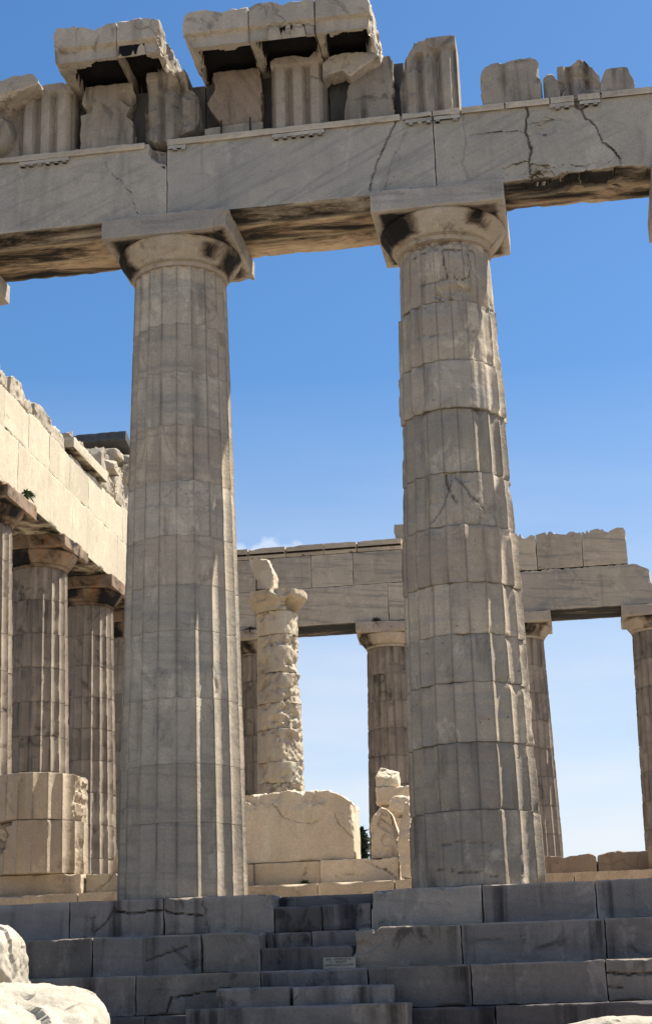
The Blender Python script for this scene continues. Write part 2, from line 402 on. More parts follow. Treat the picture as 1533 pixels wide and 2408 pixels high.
def plain(name, col, rough=.7, metal=0.0, sc=20, amt=.5):
    m = bpy.data.materials.new(name); m.use_nodes = True; nt = m.node_tree
    b = nt.nodes['Principled BSDF']; b.inputs['Roughness'].default_value = rough; b.inputs['Metallic'].default_value = metal
    n = nt.nodes.new('ShaderNodeTexNoise'); n.inputs['Scale'].default_value = sc; n.inputs['Detail'].default_value = 6
    r = nt.nodes.new('ShaderNodeMapRange'); r.inputs[3].default_value = 1-amt; r.inputs[4].default_value = 1+amt
    x = nt.nodes.new('ShaderNodeMix'); x.data_type = 'RGBA'; x.blend_type = 'MULTIPLY'; x.inputs[0].default_value = 1; x.inputs[6].default_value = (*col, 1)
    t = nt.nodes.new('ShaderNodeTexCoord')
    nt.links.new(t.outputs['Object'], n.inputs['Vector']); nt.links.new(n.outputs[0], r.inputs[0]); nt.links.new(r.outputs[0], x.inputs[7]); nt.links.new(x.outputs[2], b.inputs['Base Color'])
    return m
M['iron'] = plain('rusted iron', (.02, .017, .015), .8, .3)
M['leaf'] = plain('green leaf', (.045, .075, .022), .6, 0, 9, .6)
M['dry'] = plain('dry weed', (.05, .038, .022), .8, 0, 9, .5)
M['needle'] = plain('conifer foliage', (.02, .035, .02), .7, 0, 2, .6)
M['bark'] = plain('bark', (.09, .065, .045), .9)
M['plate'] = plain('painted plate', (.27, .245, .185), .6, 0, 8, .25)
M['ink'] = plain('dark lettering', (.03, .03, .035), .6)

def tag(o, label=None, cat=None, group=None, kind=None):
    if label: o['label'] = label
    if cat: o['category'] = cat
    if group: o['group'] = group
    o['kind'] = kind or 'thing'
    return o
def thing(name, loc, label, cat, group=None, rotz=0):
    o = bpy.data.objects.new(name, None); C.objects.link(o); o.empty_display_size = .2
    o.location = loc; o.rotation_euler = (0, 0, rotz)
    return tag(o, label, cat, group)
def copy_tree(o, parent=None):
    c = o.copy(); C.objects.link(c)
    if parent is not None: c.parent = parent
    for ch in list(o.children): copy_tree(ch, c)
    return c

# ------------------------------------------------------------------ ground
def build_ground():
    xs = np.concatenate([[-3000, -1200, -500, -200, -90, -45], np.linspace(-25, 30, 120), [45, 90, 200, 500, 1200, 3000]])
    ys = np.concatenate([[-3000, -1200, -500, -200, -90, -50], np.linspace(-32, 0, 100), [15, 40, 90, 200, 500, 1200, 3000]])
    X, Y = np.meshgrid(xs, ys, indexing='ij'); P = np.stack([X.ravel(), Y.ravel(), 0*X.ravel()], 1)
    z = np.interp(P[:, 1], [-60, -26, -20, -12, -6, -2, 40, 200, 3000], [-4.5, -3.5, -3.1, -2.22, -2.12, -2.12, -2.2, -30, -60])
    near = np.exp(-((P[:, 0]-3)/60)**2-((P[:, 1]+10)/40)**2)
    z += near*(.09*fbm(P, .7, 5, 3)+.03*fbm(P, 3, 3, 4))
    P[:, 2] = z
    g = np.arange(len(P)).reshape(X.shape)
    F = np.stack([g[:-1, :-1], g[1:, :-1], g[1:, 1:], g[:-1, 1:]], -1).reshape(-1, 4)
    o = mesh('ground', P, F, M['ground'], ang=180); tag(o, kind='structure')
build_ground()

# ------------------------------------------------------------------ columns
ZB, ZN = -.15, 9.66                     # shaft foot and neck
def rad(z, rb=.955, rt=.742):
    t = np.clip((z-ZB)/(ZN-ZB), 0, 1)
    return rb-(rb-rt)*t**1.22
def drum_mesh(z0, z1, seed, nth=240, hz=.03, fl=.078, wear=0.0, arris=.018, edge=.02, dr=0.0, off=(0, 0), brk=0.0, bthr=.1, chips=(), cracks=(), radf=rad, bf=1.1, tilt=0.0, groove=.012, gaps=(), side=None, darr=.6, djoint=.9, bfs=1.0, wside=None, swin=(45, 95)):
    nz_ = max(3, int((z1-z0)/hz)); zs = np.linspace(z0, z1, nz_+1)
    zs = np.concatenate([[z0, z0+.006], zs[1:-1], [z1-.006, z1]])
    th = np.arange(nth)*2*np.pi/nth
    T, Z = np.meshgrid(th, zs, indexing='ij'); T = T.ravel(); Z = Z.ravel()
    Rz = radf(Z); t = ((T-R(9))/R(18)) % 1.0
    P = np.stack([np.sin(T)*Rz, -np.cos(T)*Rz, Z], 1)
    d = fl*Rz/.95
    dep = d*(1-(2*t-1)**2); ar = 1-dep/d
    r = Rz-dep
    dirt = darr*np.clip(ar, 0, 1)**7*np.clip(.75+1.3*fbm(P*np.array((1, 1, .5)), 3, 4, seed+30), .1, 1)
    a = np.clip(fbm(P, 3.0, 4, seed)*2.0-.25, 0, 1)+.35*np.clip(fbm(P, 14, 3, seed+1)*2-.2, 0, 1)
    r -= arris*a*ar**2
    if wear:
        w = sst(.55-wear*.75, .75-wear*.75, .5+.5*fbm(P, 1.5, 4, seed+2))
        if wside is not None:
            dw = np.abs((T-R(wside[0])+np.pi) % (2*np.pi)-np.pi); w = w*sst(R(wside[1]+6), R(wside[1]-6), dw+.12*fbm(P, 2.5, 3, seed+33))
        flat = Rz-d*.62+.012*fbm(P, 5, 4, seed+4)
        r = r*(1-w)+np.minimum(r+.012, flat)*w
    if brk:
        b = fbm(P*np.array((1, 1, 1.2)), bf, 5, seed+7)
        if side is not None:
            dt = np.abs((T-R(side)+np.pi) % (2*np.pi)-np.pi); b = b-.45*sst(R(swin[0]), R(swin[1]), dt)
        on = sst(bthr-.03, bthr+.06, b)
        fc = .5+.5*facet(P+.06*fbm(P, 6, 2, seed+20)[:, None], 3.3*bfs, seed+40)+.22*facet(P, 9*bfs, seed+50)
        cut = Rz-on*brk*(.25+.75*sst(bthr, bthr+.35, b))*np.clip(.25+1.1*fc, .1, 1.6)
        r = np.minimum(r, np.maximum(cut, Rz*.5))
    e = np.minimum(Z-z0, z1-Z)
    r -= edge*np.clip(fbm(P, 4.5, 4, seed+11)*2.2-.1, 0, 1)*np.clip(1-e/(.02+3*edge), 0, 1)**1.2
    r -= groove*np.clip(1-e/.007, 0, 1)
    dirt = np.maximum(dirt, djoint*np.clip(1-e/.010, 0, 1)*np.clip(.5+1.9*fbm(P, 3, 3, seed+31), .05, 1))
    for (ct, cz, rt_, rz_, dp) in chips:
        dt = (T-R(ct)+np.pi) % (2*np.pi)-np.pi
        q = (dt*Rz/rt_)**2+((Z-cz)/rz_)**2+.5*fbm(P, 7, 3, seed+13)
        r -= dp*sst(1.05, .75, q)*(.7+.5*facet(P, 7, seed+60)+.25*fbm(P, 12, 3, seed+14))
    for ck in cracks:
        pts, w_, dp = ck
        s = ((T+np.pi) % (2*np.pi)-np.pi)*180/np.pi
        wob = .03*fbm(P, 5, 3, seed+15)+.022*fbm(P, 15, 3, seed+17); w_ = w_*(.75+.6*fbm(P, 5, 3, seed+18))
        dd = pdist(s*R(1)*.9+wob, Z+wob, [(R(p)*.9, q) for p, q in pts])
        r -= dp*np.exp(-(dd/w_)**2)
        dirt = np.maximum(dirt, np.exp(-(dd/w_)**2)*min(1, dp/.02))
    r += .0025*fbm(P, 9, 4, seed+16)+dr
    V = np.stack([np.sin(T)*r+off[0], -np.cos(T)*r+off[1], Z+tilt*np.sin(T)*Rz], 1)
    nzv = len(zs); g = np.arange(len(V)).reshape(nth, nzv); g2 = np.roll(g, -1, axis=0)
    F = np.stack([g[:, :-1], g2[:, :-1], g2[:, 1:], g[:, 1:]], -1).reshape(-1, 4)
    # caps
    n0 = len(V)
    inner = []
    for zz, col in ((z0, 0), (z1, nzv-1)):
        ring = g[:, col]; c = V[ring]*np.array((.05, .05, 1)); c[:, 2] = V[ring][:, 2]
        idx = n0+len(inner)*nth+np.arange(nth); inner.append(c)
        q = np.stack([ring, np.roll(ring, -1), np.roll(idx, -1), idx], -1)
        F = np.concatenate([F, q[:, ::-1] if col == 0 else q])
    V = np.concatenate([V]+inner)
    DIRT[0] = np.concatenate([dirt, np.zeros(2*nth)])
    return V, F
def lathe(prof, nth=96, seed=0, amp=.006, chips=(), brk=0.0):
    """prof: (r, z) from bottom to top, closed towards the axis"""
    pr = np.array(prof); nz_ = len(pr)
    th = np.arange(nth)*2*np.pi/nth
    T, I = np.meshgrid(th, np.arange(nz_), indexing='ij'); T = T.ravel(); I = I.ravel()
    r = pr[I, 0].copy(); z = pr[I, 1]
    P = np.stack([np.sin(T)*r, -np.cos(T)*r, z], 1)
    r += amp*fbm(P, 5, 4, seed)*(r > .1)
    if brk: r -= brk*sst(.08, .4, fbm(P, 1.6, 4, seed+2))*(r > .1)
    for (ct, cz, rt_, rz_, dp) in chips:
        dt = (T-R(ct)+np.pi) % (2*np.pi)-np.pi
        q = (dt*r/rt_)**2+((z-cz)/rz_)**2+.4*fbm(P, 7, 3, seed+3)
        r = r-dp*sst(1.05, .5, q)
    V = np.stack([np.sin(T)*r, -np.cos(T)*r, z], 1)
    g = np.arange(len(V)).reshape(nth, nz_); g2 = np.roll(g, -1, axis=0)
    F = np.stack([g[:, :-1], g2[:, :-1], g2[:, 1:], g[:, 1:]], -1).reshape(-1, 4)
    return V, F
def sub(prof, n=5):
    out = []
    for a, b in zip(prof[:-1], prof[1:]):
        for k in range(n): out.append((a[0]+(b[0]-a[0])*k/n, a[1]+(b[1]-a[1])*k/n))
    return out+[prof[-1]]
ECH = [(.02, 9.655), (.748, 9.655), (.752, 9.70), (.775, 9.715), (.762, 9.725), (.79, 9.735), (.778, 9.745), (.80, 9.757), (.86, 9.83), (.925, 9.92), (.975, 10.0), (.995, 10.045), (.985, 10.078), (.02, 10.078)]
def capital(parent, mat_e, mat_a, seed, hw=1.03, chip=.05, bites=(), h=.04, amp=.012, brk=0.0, ebites=(), nth=120, chips=(), arcs=(), rim=.10, sthr=.0, ssoot=.8):
    cp = bpy.data.objects.new('capital', None); C.objects.link(cp); cp.parent = parent
    V, F = lathe(sub(ECH, 3), nth, seed, amp, brk=brk, chips=chips)
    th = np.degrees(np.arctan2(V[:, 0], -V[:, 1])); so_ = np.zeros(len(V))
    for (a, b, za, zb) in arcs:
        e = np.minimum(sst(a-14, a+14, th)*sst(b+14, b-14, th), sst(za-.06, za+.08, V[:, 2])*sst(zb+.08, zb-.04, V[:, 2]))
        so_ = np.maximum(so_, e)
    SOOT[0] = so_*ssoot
    mesh('echinus', V, F, mat_e, cp, ang=40)
    V, F = block((-hw, -hw, 10.08), (hw, hw, 10.428), h, chip=chip, seed=seed+3, bites=bites, rough=.006)
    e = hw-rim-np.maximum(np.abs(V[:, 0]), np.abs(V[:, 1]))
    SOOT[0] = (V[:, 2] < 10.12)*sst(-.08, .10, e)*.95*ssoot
    mesh('abacus', V, F, mat_a, cp)
    return cp
def column(name, loc, label, joints, mat, seed, specs, group, nth=240, hz=.03, cat='column', capkw=None, rotz=0):
    t = thing(name, loc, label, cat, group, rotz)
    for i, (a, b) in enumerate(zip(joints[:-1], joints[1:])):
        kw = dict(specs.get('all', {})); kw.update(specs.get(i, {}))
        tint = kw.pop('tint', None)
        V, F = drum_mesh(a, b, seed+i*7, nth, hz, **kw)
        mesh('drum', V, F, mat, t, tint=tint, ang=28)
    if capkw is not None: capital(t, seed=seed+91, **capkw)
    return t
LJ = [ZB, .90, 1.74, 2.70, 3.71, 4.41, 5.18, 6.05, 6.95, 7.84, 8.66, ZN]
RJ = [ZB, .88, 1.82, 2.68, 3.38, 4.14, 5.01, 5.84, 6.85, 7.63, 8.61, ZN]
NCOL = 'columns of the near colonnade'
lspec = {'all': dict(arris=.012, edge=.006, groove=.006, darr=.68, djoint=.38),
         3: dict(chips=[(45, 2.95, .13, .26, .035), (12, 2.75, .07, .05, .015)], cracks=[([(-20, 2.72), (-5, 3.1)], .008, .006)]),
         2: dict(cracks=[([(-20, 1.78), (-4, 2.15), (14, 2.7)], .008, .005)], arris=.02, tint=(.95, .945, .94)),
         6: dict(cracks=[([(-20, 5.6), (8, 5.95), (20, 5.85), (44, 5.9)], .008, .012)]),
         10: dict(chips=[(38, 9.45, .2, .18, .012)]),
         0: dict(tint=(.86, .85, .84)), 1: dict(tint=(.90, .89, .88)), 5: dict(tint=(1.02, 1.0, .97)), 7: dict(tint=(1.05, 1.0, .95))}
column('doric_column', (0, 0, 0), 'smooth grey fluted column with clean unbroken flutes next to the repaired column', LJ, M['shaft'], 11, lspec, NCOL,
       capkw=dict(mat_e=M['capital'], mat_a=M['abacus'], chip=.05, nth=180, h=.025, chips=[(-22, 9.96, .22, .10, .022), (8, 9.80, .28, .06, .018), (26, 10.0, .2, .09, .022), (48, 9.85, .2, .12, .025), (-45, 9.8, .2, .1, .02)], arcs=[(-95, -48, 9.72, 10.1), (34, 58, 9.78, 9.98), (60, 100, 9.7, 10.1)], sthr=.05,
                  bites=[(1.03, -1.03, 10.1, .25, -.6, .3, .5, .10), (1.0, 1.0, 10.08, .25, 0, -.3, .6, .05), (-1.0, -.2, 10.08, .3, .4, 0, .4, .06)]))
wavy = [(-40, 9.2), (-25, 9.0), (-12, 8.95)]
rspec = {'all': dict(arris=.016, edge=.05, groove=.022, wear=.0, brk=.04, bthr=.26),
         0: dict(wear=1.3, wside=(-10, 26), dr=.004, arris=.014, tint=(.80, .79, .78), cracks=[([(-30, .42), (0, .45), (20, .38)], .012, .014), ([(-35, .1), (0, .02), (20, -.05)], .014, .02)]),
         1: dict(dr=-.008, tint=(.78, .77, .76)),
         2: dict(dr=.003, tint=(1.0, .99, .97)),
         3: dict(dr=.0, tint=(.95, .95, .95), groove=.006),
         4: dict(dr=.002, wear=1.0, wside=(-20, 24), tint=(1.04, 1.03, 1.0), groove=.008),
         5: dict(dr=.014, tint=(1.04, 1.0, .96), edge=.04),
         6: dict(dr=-.010, brk=.05, bthr=.2, wear=.6, wside=(5, 30), tint=(.95, .95, .95), cracks=[([(-30, 5.02), (-12, 5.3), (0, 5.75)], .012, .02), ([(2, 5.78), (12, 5.6), (26, 5.35), (34, 5.2)], .014, .025), ([(-8, 5.8), (-4, 5.5), (4, 5.35)], .014, .03)], chips=[(14, 5.8, .16, .14, .03)]),
         7: dict(dr=-.016, brk=.05, bthr=.2, wear=.7, wside=(-5, 34), tint=(.92, .92, .92)),
         8: dict(dr=.018, brk=.05, bthr=.2, wear=.9, wside=(10, 40), edge=.05),
         9: dict(dr=.004, brk=.05, bthr=.2, wear=.5, wside=(20, 40), edge=.05, tint=(1.02, 1, .97), cracks=[([(-40, 8.1), (0, 8.05), (40, 8.15)], .01, .012)]),
         10: dict(dr=.006, wear=.8, brk=.06, bthr=.0, edge=.07, tint=(.95, .93, .9),
                  cracks=[([(-38, 9.46), (-8, 9.50), (18, 9.47), (44, 9.5)], .014, .03), ([(2, 9.46), (4, 9.2), (7, 9.0), (20, 8.94), (33, 9.02), (38, 9.25), (36, 9.44)], .012, .03), ([(-40, 8.98), (-14, 8.93), (6, 8.97)], .010, .015), ([(-22, 9.4), (-20, 9.1), (-24, 8.9)], .010, .012)],
                  chips=[(20, 9.2, .24, .24, -.022), (16, 8.72, .42, .14, .06), (-22, 9.62, .3, .06, .05), (20, 9.62, .3, .05, .06)])}
column('doric_column', (4.296, 0, 0), 'cracked grey column of shifted drums with worn flutes and a patched broken neck', RJ, M['shaft_worn'], 211, rspec, NCOL,
       capkw=dict(mat_e=M['capital'], mat_a=M['abacus'], chip=.02, nth=180, h=.025, arcs=[(-110, -22, 9.76, 10.1), (26, 50, 9.84, 10.1), (100, 170, 9.7, 10.1)], sthr=-.1, bites=[(1.03, 1.0, 10.08, .2, -.3, -.2, .4, .04)]))
far_spec = {'all': dict(arris=.03, edge=.02, wear=.2)}
UJ = [ZB+(ZN-ZB)*k/11 for k in range(12)]
third = column('doric_column', (8.592, 0, 0), 'fluted column beyond the repaired one, only an abacus edge showing at the beam end', UJ, M['shaft'], 401, far_spec, NCOL, nth=120, hz=.09,
               capkw=dict(mat_e=M['capital'], mat_a=M['abacus'], chip=.03, nth=80, h=.06, arcs=[(-110, -40, 9.76, 10.1)]))
c4 = copy_tree(third); c4.location = (-4.296, 0, 0); c4['label'] = 'fluted column whose abacus corner peeps out under the stained end of the first beam'

# ------------------------------------------------------------------ near architrave
YF = -.885
BG = 'architrave beams of the near colonnade'
def soffit_warp(k, seed):
    def w(V, N):
        dn = N[:, 2] < -.6
        V[:, 2] += dn*(k*np.clip(fbm(V*np.array((.5, 2.2, 0))+seed, 1.2, 4, seed), 0, 1))
        return V
    return w
def regula(parent, xc, n=6, drop=0, x0=None, x1=None, seed=0, miss=()):
    a = xc-.42 if x0 is None else x0; b = xc+.42 if x1 is None else x1
    V, F = block((a, YF-.05, 11.612), (b, YF-.002, 11.676), .03, chip=.012, seed=seed, rough=.002)
    rg = mesh('regula', V, F, M['beam'], parent)
    for k in range(n):
        gx = xc-.42+.84*(k+.5)/n
        if k in miss or gx < a or gx > b: continue
        pr = [(.002, 11.57), (.040, 11.57), (.031, 11.6125), (.002, 11.6125)]
        V, F = lathe(pr, 14, k+seed, .004)
        V[:, 0] += gx; V[:, 1] += YF-.038
        mesh('gutta', V, F, M['beam'], rg)
def beam(name, x0, x1, label, seed, cracks=(), thick=1.77, taenia=((0, 0),), top=None, bites=(), tint=None, mat=None):
    t = thing(name, ((x0+x1)/2, 0, 10.43), label, 'stone beam', BG)
    g = .004
    kw = dict(cracks=cracks, bites=bites)
    V, F = block((x0+g, YF, 10.432), (x1-g, -.30, 11.775), (.018, .12, .018), chip=.02, rnd=.005, rough=.003, seed=seed, top=top, jag=.02 if top else 0, warp=soffit_warp(.05, seed), **kw)
    o = mesh('face_slab', V-np.array(t.location), F, mat or M['beam'], t, tint=tint)
    V, F = block((x0+g, -.292, 10.436), (x1-g, .296 if thick > 1.5 else .13, 11.77), .09, chip=.05, seed=seed+1, warp=soffit_warp(.08, seed+1))
    mesh('middle_slab', V-np.array(t.location), F, M['soffit'], t)
    if thick > 1.5:
        V, F = block((x0+g, .304, 10.434), (x1-g, .885, 11.772), .09, chip=.05, seed=seed+2, warp=soffit_warp(.05, seed+2))
        mesh('inner_slab', V-np.array(t.location), F, M['soffit'], t)
    for i, (a, b) in enumerate(taenia):
        if b <= a: continue
        V, F = block((a, YF-.05, 11.679), (b, YF-.003, 11.79), (.03, .02, .02), chip=.018, seed=seed+4+i, rough=.004)
        mesh('taenia', V-np.array(t.location), F, M['beam'], t, tint=(1.05, 1.0, .94))
    return t
def fix(parent):      # parts built in world coordinates below a thing placed elsewhere
    for ch in parent.children:
        if ch.get('w'): pass
CR = [(3.75,11.8),(3.52,11.3),(3.34,10.91),(3.24,10.5)]
b1 = beam('architrave_beam', -4.296, 0, 'pale grey beam with a broken end corner and a diagonal crack', 31,
          cracks=[([(-0.9,11.33),(-0.62,10.92),(-0.5,10.52)], .010, .012), ([(-1.01,11.55),(-0.97,11.36)], .010, .012)],
          taenia=[(-4.29, -.36)],
          bites=[(0, YF, 11.78, .34, -.3, .9, -.3, .20), (-.08, YF, 11.68, .26, -.2, 1, -.2, .16), (0, YF, 11.4, .10, -.2, 1, 0, .06)])
b2 = beam('architrave_beam', 0, 4.296, 'blue veined grey beam with sharp mouldings between the two tall columns', 37, mat=M['beam_veined'],
          cracks=[(CR, .012, .03), ([(3.87,11.49),(3.65,11.06),(3.49,10.49)], .02, .012)], taenia=[(.01, 3.78), (3.82, 4.29)],
          bites=[(3.9, YF, 10.43, .3, 0, .3, .5, .05), (3.6, -.5, 10.43, .5, 0, 0, 1, .05)])
b3 = beam('architrave_beam', 4.296, 8.592, 'fractured beam with wandering cracks and a ragged dark underside', 41, thick=1.18,
          cracks=[([(4.75,11.74),(4.77,11.45),(4.77,11.15),(4.73,10.9),(4.79,10.52)], .02, .012),
                  ([(5.77,11.74),(5.76,11.41),(5.72,11.26),(5.79,10.96),(5.74,10.67),(5.78,10.41)], .019, .05),
                  ([(6.5,11.75),(6.62,11.45),(6.83,11.2),(6.88,10.97),(7.05,10.73),(7.13,10.47)], .018, .04),
                  ([(4.83,11.31),(5.23,11.31),(5.69,11.27)], .01, .01),
                  ([(5.8,11.4),(6.16,11.43),(6.42,11.36)], .01, .012),
                  ([(5.78,10.7),(6.1,10.59),(6.75,10.51)], .012, .01)],
          taenia=[(4.30, 4.73), (4.75, 5.42), (5.44, 6.12), (6.14, 6.50), (6.56, 6.90), (6.93, 8.58)],
          bites=[(5.6, YF, 10.43, .3, 0, .6, .5, .07), (5.95, YF, 10.43, .2, 0, 1, .6, .12), (7.0, -.4, 10.43, .7, 0, 0, 1, .12), (6.4, -.6, 10.43, .4, 0, 0, 1, .10),
                 (6.05, YF, 11.3, .16, 0, 1, 0, .05), (6.6, YF, 11.65, .12, 0, 1, 0, .08)])
def rebase(parent, o):
    o.location = Vector(o.location)-Vector(parent.location)
for par, xc, kw in ((b1, -2.05, dict(seed=3)), (b2, .07, dict(x0=.02, x1=.32, seed=5, miss=(0,))), (b2, 2.148, dict(seed=6)), (b2, 4.02, dict(x0=3.86, x1=4.28, seed=7)), (b3, 4.44, dict(x0=4.31, x1=4.72, seed=8, miss=(3,))), (b3, 6.45, dict(x0=6.12, x1=6.50, seed=9, miss=(4, 5))), (b3, 6.75, dict(x0=6.58, x1=6.9, seed=10, miss=(0, 1)))):
    n0 = set(par.children)
    regula(par, xc, **kw)
    for ch in set(par.children)-n0: rebase(par, ch)

# ------------------------------------------------------------------ frieze
ZF0, ZF1 = 11.797, 13.09
def triglyph(x0, x1, label, seed, top=None, right=None, left=None, bites=(), mat=None, y0=YF, z1=ZF1, h=.022, jag=.007, worn=0.0, cracks=(), depth=.55):
    w = .845; xm = (x0+x1)/2; xl = xm-w/2
    def grooves(V, N):
        fr = N[:, 1] < -.5
        d = np.zeros(len(V))
        for gx in (xl+w/3, xl+2*w/3):
            d = np.maximum(d, np.clip(1.15-np.abs(V[:, 0]-gx)/.066, 0, 1))
        for gx in (xl, xl+w):
            d = np.maximum(d, np.clip(1-np.abs(V[:, 0]-gx)/.075, 0, 1))
        lim = ZF1-.165
        d *= sst(lim+.012, lim-.03, V[:, 2])
        if worn: d *= 1-worn*sst(-.1, .3, fbm(V+seed, 1.4, 4, seed+40))
        V[:, 1] += fr*.125*d
        V[:, 1] -= fr*.015*sst(lim-.0, lim+.012, V[:, 2])
        return V
    V, F = block((x0, y0, ZF0), (x1, y0+depth, z1), (h, .06, h), chip=.014, cf=4, seed=seed, top=top, right=right, left=left, bites=bites, jag=jag if (top or right or left) else 0, warp=grooves, rough=.006, cracks=cracks)
    o = mesh('triglyph_block', V-np.array((xm, y0+depth/2, ZF0)), F, mat or M['frieze'], loc=(xm, y0+depth/2, ZF0))
    return tag(o, label, 'frieze block', 'triglyph blocks of the near frieze')
triglyph(-2.50, -1.61, 'grooved triglyph with a crisp cap band beside the shield relief', 51, bites=[(-2.5, YF, 13.0, .35, .5, .2, -.2, .2), (-1.62, YF, 13.1, .15, -.5, .2, -.5, .06)])
triglyph(-.40, .50, 'battered triglyph with bitten edges under the first cornice corner', 52, worn=.45,
         left=[(-.34, 13.1), (-.36, 12.75), (-.40, 12.3), (-.44, 12.1), (-.40, 11.95), (-.22, 11.80)],
         right=[(.30, 13.1), (.34, 12.8), (.46, 12.7), (.50, 12.45), (.52, 12.1), (.40, 11.95), (.05, 11.8)], jag=.012,
         bites=[(.32, YF, 12.85, .3, -.2, 1, 0, .16), (-.35, YF, 12.6, .25, .3, 1, 0, .06), (.3, YF, 12.15, .14, 0, 1, 0, .05), (-.4, YF, 12.1, .3, .3, 1, 0, .10)])
triglyph(1.72, 2.59, 'clean grooved triglyph between the scarred metope and the arched fragment', 53, top=[(1.72, 13.02), (1.8, 13.08), (2.1, 13.1), (2.36, 13.02), (2.45, 13.12), (2.59, 12.95)])
triglyph(3.82, 4.72, 'tall pale triglyph standing clear against the sky', 54, z1=13.13, left=[(3.80, 11.8), (3.80, 12.3), (3.86, 12.75), (3.98, 13.05), (4.0, 13.13)], bites=[(3.85, YF, 12.9, .4, .4, .8, 0, .14), (3.95, YF, 12.1, .16, 0, 1, 0, .03)], depth=.75)
triglyph(6.28, 6.92, 'short stump of a grooved triglyph between two small fragments', 55, z1=12.42, top=[(6.28, 12.36), (6.62, 12.40), (6.66, 12.42), (6.8, 12.43), (6.92, 12.25)], right=[(6.92, 11.8), (6.93, 12.2), (6.82, 12.42)], jag=.004, bites=[(6.42, YF, 12.1, .42, 0, 1, 0, .12)], mat=M['frieze'], depth=.6)

def slab(name, x0, x1, z0, z1, y0, y1, label, seed, cat='stone block', group=None, mat=None, tint=None, **kw):
    h = kw.pop('h', .03)
    V, F = block((x0, y0, z0), (x1, y1, z1), h, seed=seed, **kw)
    c = np.array(((x0+x1)/2, (y0+y1)/2, z0))
    o = mesh(name, V-c, F, mat or M['frieze'], loc=tuple(c), tint=tint)
    return tag(o, label, cat, group)
MG = 'metope slabs of the near frieze'
def shield(V, N):
    fr = N[:, 1] < -.5
    x = V[:, 0]+3.0; z = V[:, 2]-12.28
    d = np.hypot(x, z*1.0)
    V[:, 1] -= fr*(.16*sst(.40, .34, d)+.03*np.exp(-((d-.33)/.025)**2))
    d2 = pdist(V[:, 0], V[:, 2], [(-2.95, 12.1), (-2.78, 12.35), (-2.70, 12.5)])
    V[:, 1] -= fr*.07*np.exp(-(d2/.05)**2)
    d3 = np.hypot(V[:, 0]+2.85, (V[:, 2]-12.72)*1.8)
    V[:, 1] -= fr*.14*sst(.30, .2, d3)
    return V
slab('metope_slab', -3.8, -2.53, ZF0, 12.98, -.70, -.5, 'metope carved with a round shield in relief', 61, 'metope', MG, warp=shield, h=.025)
def vgroove(V, N):
    fr = N[:, 1] < -.5
    V[:, 1] += fr*(.05*np.exp(-((V[:, 0]+.82)/.05)**2)+.03*sst(.0, .3, fbm(V*np.array((3, 1, .6)), 1.5, 3, 8))+.03*np.sin(V[:, 0]*16)*.4)
    return V
slab('metope_slab', -1.50, -.60, ZF0, 13.04, -.76, -.5, 'worn metope of faint vertical ridges below the cornice hollow', 62, 'metope', MG, warp=vgroove, h=.025, jag=.015,
     left=[(-1.48, 11.8), (-1.5, 12.5), (-1.42, 12.6), (-1.48, 12.75), (-1.42, 13.04)], right=[(-.62, 11.8), (-.60, 12.3), (-.72, 12.42), (-.60, 12.7), (-.62, 13.04)],
     bites=[(-.66, -.76, 12.8, .2, 0, 1, 0, .12), (-1.45, -.76, 12.62, .1, .5, 1, 0, .08)])
slab('metope_slab', .60, 1.60, ZF0, 13.05, -.74, -.5, 'scarred metope chiselled in slanting strokes with iron rods below', 63, 'metope', MG, h=.022, jag=.014,
     left=[(.98, 11.8), (.92, 12.0), (.70, 12.35), (.64, 12.5), (.76, 12.7), (.74, 13.05)], right=[(1.52, 11.8), (1.54, 12.7), (1.50, 13.0), (1.5, 13.05)],
     warp=lambda V, N: V+np.stack([0*V[:, 0], (N[:, 1] < -.5)*.035*fbm(np.stack([V[:, 0]*9-V[:, 2]*-5, 0*V[:, 0], V[:, 2]*1.2+V[:, 0]*.6], 1), 1, 3, 5), 0*V[:, 0]], 1), tint=(.95, .85, .8))
slab('metope_sill', .60, 1.56, ZF0, 12.03, -.80, -.745, 'low stone strip along the foot of the scarred metope', 64, 'stone strip', top=[(.60, 11.99), (.9, 12.0), (1.3, 12.02), (1.56, 12.0)], h=.03)
for i, (xr, lab) in enumerate(((.885, 'thin iron rod at the bare corner of the stone strip'), (1.36, 'thin iron rod set before the scarred metope foot'))):
    V, F = block((-.014, -.014, 0), (.014, .014, .26), .05, chip=.003, rough=.002, seed=70+i)
    o = mesh('iron_rod', V, F, M['iron'], loc=(xr, -.83, 11.86-.03)); tag(o, lab, 'iron rod', 'iron rods in front of the metope')
slab('metope_slab', 2.68, 3.68, ZF0, 13.0, -.72, -.5, 'plain broken metope leaning to a slanted edge beside a dark hollow', 65, 'metope', MG, h=.022, jag=.02,
     left=[(2.83, 11.8), (2.88, 12.1), (2.97, 12.55), (3.2, 12.72), (3.5, 12.86), (3.56, 13.0)], right=[(3.68, 11.8), (3.68, 12.9), (3.66, 13.0)])
